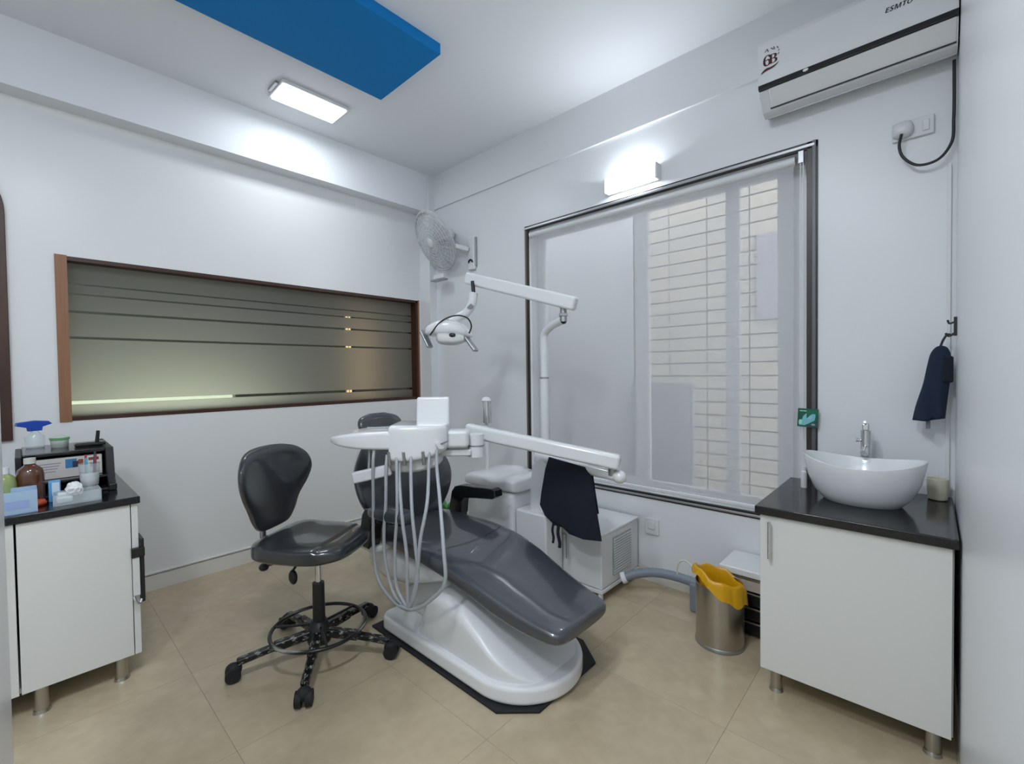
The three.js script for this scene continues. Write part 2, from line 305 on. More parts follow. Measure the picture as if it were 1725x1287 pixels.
// facade across the alley
{
  const f = thing('facade', 'neighbouring beige tiled facade seen faintly through the blind', 'building', [-1.2, 0, -3.6]);
  wpart('wall', bx(-4.6, 1.6, -.1, 4.2, -3.75, -3.612), std({ color: lin(.12, .12, .13), roughness: .9 }), f);
  const tm = [lin(.62, .55, .46), lin(.66, .58, .47), lin(.6, .55, .48)].map((c) => std({ color: c, roughness: .8 })), tg = bx(-.1455, .1455, -.0445, .0445, -.012, 0);
  for (let r = 0; r < 27; r++) for (let c = 0; c < 5; c++) {
    const y = .2 + r * .1; if (c < 1 && y < 1.2 && y > .4) continue;
    const m = part('facade_tile', tg, tm[Math.floor(rnd() * 3)], f); m.position.set(-1.72 + c * .3 + 1.2, y, -3.6 + 3.6);
  }
  wpart('render_panel', bx(-3.6, -1.89, .1, 3.2, -3.612, -3.6), std({ color: lin(.58, .57, .58), roughness: .9 }), f);
  wpart('shutter', bx(-1.9, -1.37, .35, 1.2, -3.612, -3.58, .004), std({ color: lin(.3, .3, .36), roughness: .7 }), f);
  wpart('shutter', bx(-.92, -.68, 1.65, 2.25, -3.6, -3.585, .004), std({ color: lin(.42, .4, .46), roughness: .7 }), f);
  struct('ground_outside', bx(-4.6, 1.6, -.2, -.1, -3.7, -2.82), std({ color: lin(.35, .34, .32), roughness: .9 }), 'bare ground of the alley outside the window', 'ground');
}

// ================= CABINETS =================
{ // washbasin cabinet
  const x0 = -.5, x1 = .058, zf = -1.995;
  const c = thing('basin_cabinet', 'white laminate base cabinet under the black counter and washbasin', 'cabinet', [(x0 + x1) / 2, 0, -2.3]);
  wpart('carcass', [bx(x0 + .003, x0 + .02, .1, .722, -2.59, zf - .02), bx(x1 - .018, x1, .1, .722, -2.59, zf - .02), bx(x0 + .02, x1 - .018, .1, .118, -2.59, zf - .02), bx(x0 + .02, x1 - .018, .118, .722, -2.59, -2.58)], M.carcass, c);
  const d = wpart('door', bx(x0, x1 - .004, .1, .718, zf - .018, zf, .002), M.laminate, c);
  wpart('handle', [rod([-.463, .555, zf + .022], [-.463, .7, zf + .022], .0062), rod([-.463, .57, zf], [-.463, .57, zf + .022], .005), rod([-.463, .685, zf], [-.463, .685, zf + .022], .005)], M.chrome, d, 'slim steel bar handle');
  for (const [x, z] of [[-.455, -2.05], [.01, -2.05], [-.455, -2.54], [.01, -2.54]]) { wpart('leg', [rod([x, .012, z], [x, .1, z], .02, .02, 20), rod([x, 0, z], [x, .012, z], .026, .022, 20)], M.steel, c); }
  solo('basin_counter', bx(-.516, .068, .722, .755, -2.612, -1.978, .004), M.granite, 'black polished granite counter carrying the white washbasin', 'countertop');
}
{ // side cabinet
  const xf = -2.525, z0 = -.335, z1 = .62;
  const c = thing('side_cabinet', 'white laminate base cabinet under the cluttered black counter', 'cabinet', [-3, 0, .14]);
  wpart('carcass', [bx(XL + .03, xf - .02, .1, .755, z0, z0 + .018), bx(XL + .03, xf - .02, .1, .755, z1 - .018, z1), bx(XL + .03, xf - .02, .1, .118, z0 + .018, z1 - .018), bx(XL + .03, XL + .04, .118, .755, z0 + .018, z1 - .018)], M.carcass, c);
  wpart('filler_strip', bx(xf - .018, xf - .001, .1, .755, z0, z0 + .022, .001), M.laminate, c);
  const d1 = wpart('door', bx(xf - .018, xf, .1, .752, z0 + .025, .022, .002), M.laminate, c);
  const d2 = wpart('door', bx(xf - .018, xf, .1, .752, .028, z1, .002), M.laminate, c);
  wpart('handle', [rod([xf + .022, .555, .07], [xf + .022, .7, .07], .006), rod([xf, .57, .07], [xf + .022, .57, .07], .005), rod([xf, .685, .07], [xf + .022, .685, .07], .005)], M.chrome, d2);
  for (const [x, z] of [[-2.56, -.27], [-2.55, -.03], [-2.55, .5], [-3.4, -.27], [-3.4, .5]]) wpart('leg', [rod([x, .012, z], [x, .1, z], .022, .022, 20), rod([x, 0, z], [x, .012, z], .027, .024, 20)], M.steel, c);
  // black holder on the far end
  const h = thing('end_holder', 'black and grey holder clipped to the end of the side cabinet', 'holder', [-2.54, .32, -.345]);
  wpart('back', bx(-2.62, -2.51, .325, .6, -.351, -.337, .003), M.black, h);
  wpart('panel', bx(-2.515, -2.505, .36, .53, -.334, -.31, .002), M.offwhite, h, 'pale grey front panel');
  wpart('clip', [bx(-2.522, -2.5, .525, .565, -.352, -.306, .003)], M.blackGloss, h); wpart('clip', tube([[-2.508, .36, -.312], [-2.5, .335, -.318], [-2.502, .326, -.33], [-2.508, .34, -.338]], .005, 16), M.chrome, h, 'bent chrome clip');
  solo('side_counter', bx(XL + .004, -2.512, .755, .785, z0 - .008, z1 + .01, .004), M.granite, 'black polished granite counter crowded with bottles and boxes', 'countertop');
}

// ================= WASHBASIN =================
{
  const b = thing('washbasin', 'white boat shaped ceramic washbasin standing on the black counter', 'basin', [-.205, .755, -2.3]);
  // outer and inner shells swept over the height; the rim rises towards both ends
  const rings = [], N = 64; const rim = (t) => .158 + .03 * Math.cos(t) ** 2;
  const prof = [[0, .0, .0], [.55, .0, .52], [.63, .008, .61], [.8, .22, .79], [.915, .52, .91], [.975, .82, .975], [1, .985, 1], [.985, 1, .985], [.965, .98, .965], [.92, .84, .92], [.82, .56, .82], [.68, .28, .67], [.4, .16, .4], [0, .14, 0]];
  const pos = [], idx = []; for (const [k, h, k2] of prof) for (let i = 0; i < N; i++) { const t = i / N * Math.PI * 2; pos.push(.2 * k * Math.cos(t), rim(t) * h, .155 * k2 * Math.sin(t)); }
  for (let r = 0; r < prof.length - 1; r++) for (let i = 0; i < N; i++) { const a = r * N + i, c = r * N + (i + 1) % N; idx.push(a, a + N, c, c, a + N, c + N); }
  const g = new THREE.BufferGeometry(); g.setAttribute('position', new THREE.Float32BufferAttribute(pos, 3)); g.setIndex(idx); g.computeVertexNormals();
  part('bowl', g, M.whiteGloss, b); part('drain', rod([0, .024, 0], [0, .03, 0], .022, .02, 24), M.chrome, b);
  const f = thing('tap', 'tall chrome pillar tap behind the washbasin', 'tap', [-.208, .755, -2.5]);
  part('body', rod([0, 0, 0], [0, .27, 0], .02, .018, 24), M.chrome, f); part('spout', rod([0, .2, 0], [0, .185, .1], .011), M.chrome, f);
  part('lever', [bx(-.012, .012, .27, .3, -.018, .018, .005), rod([0, .292, 0], [.0, .31, .045], .005)], M.chrome, f); part('knob', [rod([-.018, .225, 0], [-.034, .226, .004], .006, .009)], M.chrome, f);
  const c = thing('cream_tub', 'small cream plastic tub in the corner of the granite counter', 'tub', [.022, .755, -2.535]);
  part('body', lathe([[0, 0], [.026, 0], [.031, .005], [.035, .085], [.034, .088], [.03, .085], [.027, .01], [0, .008]]), col(.62, .58, .45, .5), c);
  const s = thing('soap_tube', 'little white upright tube between the window frame and the basin', 'tube', [-.425, .755, -2.42]);
  part('body', lathe([[0, 0], [.012, 0], [.012, .07], [.008, .078], [0, .078]], 20), M.white, s); part('cap', rod([0, .078, 0], [0, .095, 0], .008), M.white, s);
}
// ================= WALL THINGS BY THE WINDOW =================
{ // leaflet with a glove picture
  const cv = document.createElement('canvas'); cv.width = 256; cv.height = 240; const x = cv.getContext('2d');
  x.fillStyle = '#0f5a48'; x.fillRect(0, 0, 256, 240); x.fillStyle = '#1d6d50'; x.fillRect(112, 12, 144, 60);
  x.fillStyle = '#bfe6d6'; for (const [a, w] of [[24, 14], [42, 18], [64, 12], [80, 16], [100, 10]]) x.fillRect(a, 22, w, 14);
  x.fillStyle = '#7cc4cc'; x.beginPath(); x.moveTo(20, 220); x.quadraticCurveTo(10, 150, 60, 140); x.lineTo(64, 110); x.quadraticCurveTo(80, 86, 104, 62); x.quadraticCurveTo(118, 60, 112, 100); x.lineTo(120, 128); x.quadraticCurveTo(150, 80, 190, 62); x.lineTo(222, 66); x.quadraticCurveTo(230, 90, 214, 150); x.quadraticCurveTo(150, 190, 90, 222); x.closePath(); x.fill();
  x.fillStyle = '#9cc4dc'; x.beginPath(); x.ellipse(160, 115, 30, 22, -.6, 0, 7); x.fill(); x.fillStyle = '#a6e6d2'; x.beginPath(); x.ellipse(36, 180, 22, 34, 0, 0, 7); x.fill();
  x.fillStyle = '#2c4a52'; x.beginPath(); x.moveTo(100, 226); x.quadraticCurveTo(160, 196, 236, 160); x.lineTo(246, 240); x.lineTo(100, 240); x.fill(); x.fillStyle = '#8fb0b4'; x.beginPath(); x.ellipse(200, 205, 26, 14, 0, 0, 7); x.fill();
  const t = new THREE.CanvasTexture(cv); t.colorSpace = THREE.SRGBColorSpace;
  const l = thing('glove_leaflet', 'small green card with a blue glove picture stuck on the window frame', 'card', [-.441, 1.013, ZB + .03], -.04);
  l.rotation.z = -.04; part('card', bx(-.043, .043, 0, .09, -.004, 0, .001), col(.02, .12, .09), l); part('print', new THREE.PlaneGeometry(.084, .087).translate(0, .045, .0006), std({ map: t, roughness: .35 }), l);
}
{ // low socket under the window
  const s = thing('wall_socket', 'small white single socket plate low on the wall under the window', 'socket', [-1.255, .29, ZB]);
  part('plate', bx(-.045, .045, 0, .1, 0, .012, .004), M.white, s); part('switch', bx(-.02, .02, .035, .08, .012, .017, .003), M.white, s);
  const h = thing('air_conditioner_socket', 'white twin socket plate with a fat white plug under the air conditioner', 'socket', [-.06, 2.275, ZB]);
  part('plate', bx(-.07, .065, 0, .078, 0, .014, .004), M.white, h); part('rocker', bx(.028, .05, .016, .062, .014, .02, .003), M.white, h);
  part('plug', loft([[-.035, .04, .01, .036, .034, 3], [-.035, .04, .035, .034, .032, 3], [-.035, .04, .05, .024, .022, 3]], [1, 0, 0], [0, 1, 0], 24), M.white, h, 'white power plug');
  solo('power_cord', tube([[-.098, 2.29, ZB + .045], [-.105, 2.24, ZB + .05], [-.092, 2.19, ZB + .05], [-.045, 2.142, ZB + .05], [.015, 2.145, ZB + .05], [.055, 2.2, ZB + .045], [.062, 2.3, ZB + .04], [.062, 2.53, ZB + .04]], .0055, 60), M.black, 'thick black power cord looping from the plug beneath the air conditioner', 'cord');
  solo('cable_duct', bx(.046, .058, .76, 2.13, ZB, ZB + .014, .002), M.white, 'thin white vertical cable duct in the corner beside the dark cloth', 'duct');
}
{ // hook and dark cloth in the corner
  const h = thing('coat_hook', 'small black double hook on the wall edge above the navy cloth', 'hook', [XR - .004, 1.42, -2.52]);
  part('plate', bx(-.006, .004, 0, .075, -.008, .008, .002), M.black, h); part('prong', tube([[-.004, .01, 0], [-.02, .0, 0], [-.03, .012, 0]], .004, 16), M.black, h); part('prong', tube([[-.004, .055, 0], [-.018, .05, 0], [-.024, .064, 0]], .0035, 16), M.black, h);
  const c = thing('navy_cap', 'dark navy cloth cap hanging from the hook beside the washbasin', 'cloth', [.015, 1.09, -2.52]);
  const st = [[-.022, .0, 0, .05, .03, 2.2], [-.014, .06, 0, .047, .028, 2.2], [0, .14, 0, .04, .026, 2.3], [.008, .21, 0, .036, .024, 2.4], [.012, .26, 0, .03, .02, 2.4], [.014, .285, 0, .018, .014, 2.4], [.014, .293, 0, .004, .004, 2]];
  const cg = bend(loft(smooth(st, 28), [1, 0, 0], [0, 0, 1], 40), (p) => { const k = Math.max(0, 1 - p.y / .2); p.z += .008 * k * Math.sin(p.x * 130 + p.y * 6); p.y -= (p.x < -.02 ? .012 : 0) * k; return p; });
  part('crown', cg, M.navyBlue, c); part('flap', bx(.018, .05, .145, .25, .0, .03, .008), M.navy, c); part('loop', tube([[.012, .288, 0], [.02, .315, 0], [.034, .338, 0], [.042, .333, 0]], .004, 20), M.black, c); part('strap', bx(-.03, -.016, -.045, .02, -.004, .002, .001), col(.25, .25, .27, .8), c, 'grey hanging strap');
}
{ // air conditioner
  const a = thing('air_conditioner', 'white split air conditioner with a black band high on the window wall', 'air conditioner', [-.27, 2.53, ZB]);
  const x0 = -.612, x1 = .07, prof = (pts) => { const g = slab(pts, x1 - x0); g.rotateY(Math.PI / 2); g.translate(x0, 0, 0); return g; };
  // profile drawn as (-z, y)
  const P = (z, y) => [-(z), y];
  wpart('body', prof([P(ZB + .001, 2.565), P(-2.545, 2.535), P(-2.50, 2.545), P(-2.44, 2.615), P(-2.44, 2.83), P(-2.47, 2.85), P(ZB + .001, 2.85)]), M.white, a);
  wpart('front_panel', prof([P(-2.441, 2.645), P(-2.421, 2.643), P(-2.418, 2.7), P(-2.418, 2.82), P(-2.435, 2.846), P(-2.47, 2.853), P(-2.47, 2.845), P(-2.441, 2.83)]), M.whiteGloss, a);
  wpart('band', prof([P(-2.44, 2.622), P(-2.42, 2.624), P(-2.42, 2.642), P(-2.44, 2.644)]), M.blackGloss, a, 'glossy black band');
  const lv = bx(-.57, .065, -.0025, .0025, -.043, .043, .002); lv.rotateX(-.86); lv.translate(0, 2.588, -2.463); wpart('louver', lv, M.whiteGloss, a);
  wpart('slot', bx(-.575, .066, 2.55, 2.5545, -2.492, -2.486), M.black, a); wpart('slot', bx(-.6, .066, 2.531, 2.5355, -2.55, -2.542), M.greyMetal, a);
  wpart('end_cap', bx(x0 - .004, x0, 2.60, 2.83, -2.6, -2.45, .002), M.white, a);
  wpart('indicator', new THREE.SphereGeometry(.008, 16, 12).scale(1.4, .8, .5).translate(-.42, 2.633, -2.419), col(.9, .9, .9, .2), a);
  // print: sticker and lettering
  const cv = document.createElement('canvas'); cv.width = 256; cv.height = 320; const q = cv.getContext('2d'); q.clearRect(0, 0, 256, 320);
  
  q.strokeStyle = '#2b2a26'; q.lineWidth = 8; for (const [a0, b0, c0, d0] of [[60, 58, 84, 30], [84, 30, 96, 66], [122, 34, 150, 62], [150, 30, 160, 66], [184, 44, 196, 70], [206, 84, 196, 104], [204, 120, 192, 142]]) { q.beginPath(); q.moveTo(a0, b0); q.lineTo(c0, d0); q.stroke(); }
  q.fillStyle = '#4a0f18'; q.font = 'bold 170px serif'; q.fillText('6', 34, 222); q.font = 'bold 150px serif'; q.fillText('B', 92, 216);
  q.beginPath(); q.moveTo(22, 286); q.quadraticCurveTo(60, 236, 110, 250); q.quadraticCurveTo(170, 248, 206, 216); q.quadraticCurveTo(180, 268, 110, 276); q.quadraticCurveTo(60, 280, 22, 300); q.fill();
  const t1 = new THREE.CanvasTexture(cv); t1.colorSpace = THREE.SRGBColorSpace;
  wpart('sticker', new THREE.PlaneGeometry(.105, .128).translate(-.555, 2.745, -2.4172), std({ map: t1, roughness: .4, transparent: true }), a, 'round maroon monogram sticker');
  const cw = document.createElement('canvas'); cw.width = 512; cw.height = 128; const k = cw.getContext('2d'); k.clearRect(0, 0, 512, 128); k.fillStyle = '#15181c'; k.font = 'bold italic 112px sans-serif'; k.fillText('ESMTO', 20, 104);
  const t2 = new THREE.CanvasTexture(cw); t2.colorSpace = THREE.SRGBColorSpace;
  wpart('lettering', new THREE.PlaneGeometry(.12, .03).translate(-.092, 2.742, -2.4172), std({ map: t2, roughness: .4, transparent: true }), a, 'black raised maker lettering');
}

// ================= DENTAL CHAIR =================
{ const sh = new THREE.Shape([[-2.1, 1.2], [-1.21, 1.2], [-1.09, 1.31], [-1.09, 1.7], [-1.22, 1.8], [-2.1, 1.8]].map((p) => new THREE.Vector2(...p)));
  const g = new THREE.ExtrudeGeometry(sh, { depth: .008, bevelEnabled: true, bevelSize: .003, bevelThickness: .002, bevelSegments: 2 }); g.rotateX(-Math.PI / 2); g.translate(0, .002, 0);
  solo('floor_mat', g, M.rubber, 'black rubber mat on the floor beneath the dental chair', 'mat'); }
{
  const c = thing('dental_chair', 'reclining dental chair with dark grey vinyl cushions on a white base', 'dental chair', [-1.6, .012, -1.49]);
  // plinth
  const s = new THREE.Shape(); s.moveTo(-2.0, 1.225); s.lineTo(-1.32, 1.225); s.absarc(-1.32, 1.475, .25, -Math.PI / 2, Math.PI / 2); s.lineTo(-2.0, 1.725); s.absarc(-2.0, 1.68, .045, Math.PI / 2, Math.PI); s.lineTo(-2.045, 1.27); s.absarc(-2.0, 1.27, .045, Math.PI, Math.PI * 1.5);
  const pg = new THREE.ExtrudeGeometry(s, { depth: .035, bevelEnabled: true, bevelSize: .014, bevelThickness: .018, bevelSegments: 5, curveSegments: 32 }); pg.rotateX(-Math.PI / 2); pg.translate(0, .031, 0);
  wpart('plinth', pg, M.whiteGloss, c);
  // wedge shaped pedestal: side outline (x,y), as wide as the plinth top
  const hwp = (x) => x < -1.32 ? .236 : Math.sqrt(Math.max(.0004, .236 ** 2 - (x + 1.32) ** 2));
  const ped = bend(loft(smooth([[-1.66, .3], [-1.63, .308], [-1.56, .31], [-1.48, .292], [-1.38, .24], [-1.28, .18], [-1.2, .13], [-1.14, .095], [-1.105, .08], [-1.09, .075]].map(([x, h]) => [x, .05 + (h - .05) / 2, -1.475, hwp(x), (h - .05) / 2, 7]), 50), [0, 0, 1], [0, 1, 0], 56), (p) => { p.x += (p.y - .3) * .52 * Math.max(0, Math.min(1, (-1.36 - p.x) / .26)); return p; });
  wpart('pedestal', ped, M.white, c);
  // lift arm under the seat
  wpart('lift_arm', [bar([-1.98, .15, -1.475], [-1.66, .31, -1.475], .3, .11, .03), bx(-2.03, -1.78, .08, .13, -1.6, -1.34, .015)], M.offwhite, c);
  wpart('bellows', [0, 1, 2, 3, 4].map((i) => bx(-1.96, -1.78, .13 + i * .022, .146 + i * .022, -1.6, -1.35, .007)), M.offwhite, c, 'pale folded bellows');
  // shell under the seat
  wpart('seat_shell', loft(smooth([[-2.30, .33, -1.49, .03, .05, 3], [-2.27, .325, -1.49, .2, .085, 3.2], [-2.15, .315, -1.49, .232, .11, 3.5], [-1.98, .32, -1.49, .238, .1, 3.5], [-1.8, .345, -1.49, .23, .075, 3.4], [-1.64, .375, -1.49, .21, .045, 3.2], [-1.55, .385, -1.49, .16, .02, 3]], 30), [0, 0, 1], [0, 1, 0], 44), M.whiteGloss, c);
  // seat cushion: station [x, centre y, z, half width, half height, n]
  const seat = [[-2.2, .445, -1.49, .17, .02, 3], [-2.17, .445, -1.49, .21, .045, 3.2], [-2.08, .447, -1.49, .238, .052, 3.6], [-1.9, .44, -1.49, .252, .052, 4], [-1.7, .437, -1.49, .258, .05, 4], [-1.55, .425, -1.49, .255, .05, 4], [-1.42, .395, -1.49, .243, .05, 4], [-1.28, .352, -1.488, .225, .05, 4], [-1.15, .322, -1.486, .205, .045, 4], [-1.04, .309, -1.485, .185, .037, 3.8], [-1.0, .308, -1.485, .165, .03, 3.4], [-.985, .308, -1.485, .13, .018, 3]];
  const sg = bend(loft(smooth(seat, 90), [0, 0, 1], [0, 1, 0], 56), (p) => { const d = (p.z + 1.49) / .25; if (p.y > .3 && p.x < -1.5) p.y += .012 * d * d * Math.min(1, (-1.5 - p.x) * 4); return p; });
  const cush = wpart('seat_cushion', sg, M.vinyl, c);
  // raised seams across the cushion
  wpart('seam', tube([[-1.66, .489, -1.28], [-1.64, .487, -1.38], [-1.63, .487, -1.49], [-1.64, .487, -1.6], [-1.66, .489, -1.7]], .0012, 40), M.vinylDark, cush);
  // backrest, leaning back towards the wall
  const back = [[-2.16, .46, -1.485, .12, .02, 2.6], [-2.165, .475, -1.485, .17, .035, 2.6], [-2.18, .53, -1.485, .235, .045, 2.7], [-2.2, .61, -1.485, .29, .048, 2.7], [-2.225, .70, -1.485, .315, .048, 2.7], [-2.26, .79, -1.485, .3, .046, 2.6], [-2.3, .88, -1.485, .235, .042, 2.5], [-2.33, .94, -1.485, .17, .036, 2.4], [-2.34, .955, -1.485, .1, .02, 2.2]];
  wpart('backrest', bend(loft(smooth(back, 60), [0, 0, 1], [1, .2, 0], 56), (p) => { const d = (p.z + 1.485); p.x += .35 * d * d; return p; }), M.vinyl, c);
  wpart('backrest_shell', bend(loft(smooth(back.map((q) => [q[0] - .04, q[1], q[2], q[3] * .93, q[4] * .8, q[5]]), 40), [0, 0, 1], [1, .2, 0], 40), (p) => { const d = (p.z + 1.485); p.x += .35 * d * d; return p; }), M.whiteGloss, c);
  wpart('back_bracket', bar([-2.27, .33, -1.485], [-2.26, .6, -1.485], .16, .04, .012), M.black, c);
  // headrest
  wpart('headrest', bend(loft(smooth([[-2.37, .945, -1.43, .06, .02, 2.4], [-2.375, .96, -1.43, .11, .035, 2.5], [-2.39, 1.0, -1.43, .14, .04, 2.6], [-2.405, 1.045, -1.43, .12, .036, 2.5], [-2.41, 1.068, -1.43, .05, .016, 2.2]], 30), [0, 0, 1], [1, .15, 0], 40), (p) => { const d = p.z + 1.43; p.x += 1.1 * d * d; return p; }), M.vinyl, c);
  wpart('headrest_stem', bar([-2.35, .86, -1.45], [-2.4, .99, -1.44], .05, .012, .004), M.chrome, c);
  // armrests: upright and pad in one bent bar
  for (const z of [-1.2, -1.79]) {
    const o = [[-2.165, .425], [-2.08, .425], [-2.06, .47], [-2.052, .54], [-2.03, .57], [-1.79, .602], [-1.77, .615], [-1.772, .638], [-1.79, .645], [-2.06, .622], [-2.1, .61], [-2.125, .58], [-2.15, .48]];
    const g = slab(o, .05, .008); g.translate(0, 0, z - .025);
    const a = wpart('armrest', g, M.blackGloss, c, 'black bent armrest');
    wpart('armrest_foot', bx(-2.17, -2.04, .4, .43, z > -1.5 ? z - .1 : z - .025, z > -1.5 ? z + .025 : z + .1, .01), M.whiteGloss, a, 'white armrest foot');
    if (z > -1.5) wpart('armrest_pad', loft(smooth([[-2.07, .605, z, .02, .01, 3], [-2.05, .61, z, .042, .03, 3], [-1.9, .622, z, .046, .034, 3], [-1.78, .632, z, .04, .03, 3], [-1.755, .634, z, .018, .012, 3]], 20), [0, 0, 1], [0, 1, 0], 28), M.vinyl, a, 'grey vinyl armrest pad');
  }
}

// ================= DENTAL UNIT BEHIND THE CHAIR =================
const POLE = [-1.66, -2.08];
{
  const u = thing('dental_unit', 'white dental unit with spittoon box and post behind the chair', 'dental unit', [-1.95, 0, -2.1]);
  wpart('box', [bx(-2.24, -1.835, .03, .57, -2.36, -1.975, .03), bx(-2.2, -1.87, 0, .04, -2.33, -2.0)], M.white, u);
  // lid with a wavy rounded top
  const lid = loft(smooth([[-2.25, .6, -2.165, .18, .028, 4], [-2.235, .606, -2.165, .2, .04, 4], [-2.1, .613, -2.165, .205, .046, 4], [-1.98, .604, -2.165, .205, .04, 4], [-1.87, .616, -2.165, .203, .05, 4], [-1.825, .612, -2.165, .195, .042, 4], [-1.815, .61, -2.165, .17, .028, 4]], 40), [0, 0, 1], [0, 1, 0], 40); wpart('lid', lid, M.whiteGloss, u);
  wpart('side_block', bx(-1.83, -1.6, .03, .48, -2.16, -2.0, .012), M.white, u);
  wpart('post_shroud', loft(smooth([[-1.70, .47, -2.12, .075, .075, 4], [-1.70, .6, -2.12, .072, .07, 4], [-1.69, .72, -2.11, .064, .06, 4], [-1.67, .79, -2.09, .05, .045, 3], [-1.66, .81, -2.08, .03, .03, 2.5]], 24), [1, 0, 0], [0, 0, 1], 36), M.white, u);
  wpart('post', [rod([POLE[0], .7, POLE[1]], [POLE[0], 1.262, POLE[1]], .026, .026, 24), rod([POLE[0], 1.265, POLE[1]], [POLE[0], 1.45, POLE[1]], .022, .022, 24)], M.white, u);
  wpart('joint_ring', rod([POLE[0], 1.258, POLE[1]], [POLE[0], 1.268, POLE[1]], .0275, .0275, 24), M.greyMetal, u);
  wpart('post_bend', tube([[POLE[0], 1.4, POLE[1]], [POLE[0], 1.47, POLE[1]], [-1.65, 1.52, POLE[1] + .005], [-1.6, 1.553, -2.06], [-1.53, 1.572, -2.04], [-1.475, 1.58, -2.02]], .023, 50, 16), M.white, u);
  wpart('swing_arm', [rod([-1.72, .8, -2.085], [-1.13, .775, -2.0], .034, .028, 24), new THREE.SphereGeometry(.034, 20, 14).translate(-1.13, .775, -2.0)], M.whiteGloss, u);
  const gl = thing('cup_filler', 'slim white cup filler standing behind the instrument arm', 'cup filler', [-2.15, .65, -2.08]);
  part('stem', rod([0, 0, 0], [0, .33, 0], .012), M.white, gl); part('holder', rod([0, .32, 0], [0, .46, 0], .034, .03, 20), M.chrome, gl, 'dark and silver reflective cylinder'); part('cap', lathe([[0, .03], [.022, .024], [.034, .006], [.034, 0], [0, 0]], 24).translate(0, .46, 0), M.white, gl);
}
{ // air filter box on thin legs, with side vent
  const k = thing('equipment_box', 'white metal equipment box on short legs with a vented side', 'equipment', [-1.58, 0, -2.39]);
  const x0 = -1.83, x1 = -1.342, z0 = -2.6, z1 = -2.17;
  wpart('body', bx(x0, x1, .075, .375, z0, z1, .008), M.white, k); wpart('lid', bx(x0 - .006, x1 + .006, .375, .388, z0, z1 + .006, .004), M.white, k);
  wpart('base_rail', [bx(x0, x1, .052, .072, z1 - .02, z1 + .004, .003), bx(x1 - .02, x1 + .004, .052, .072, z0, z1, .003)], M.white, k);
  for (const [x, z] of [[x0 + .02, z1 - .02], [x1 - .015, z1 - .012], [x0 + .02, z0 + .02], [x1 - .015, z0 + .02]]) wpart('leg', bx(x - .01, x + .01, 0, .075, z - .01, z + .01, .002), M.white, k);
  const v = wpart('vent', bx(x1, x1 + .006, .12, .34, -2.5, -2.29, .002), col(.36, .38, .39, .5), k, 'grey side vent panel');
  for (let i = 0; i < 14; i++) wpart('slat', bx(x1 + .006, x1 + .0095, .128 + i * .015, .135 + i * .015, -2.495, -2.295), M.offwhite, v);
  wpart('hook_holder', [rod([-1.62, .34, -2.16], [-1.62, .2, -2.16], .003), rod([-1.575, .34, -2.16], [-1.575, .2, -2.16], .003), rod([-1.62, .34, -2.16], [-1.575, .34, -2.16], .003)], M.greyMetal, k, 'bent grey wire holder');
}
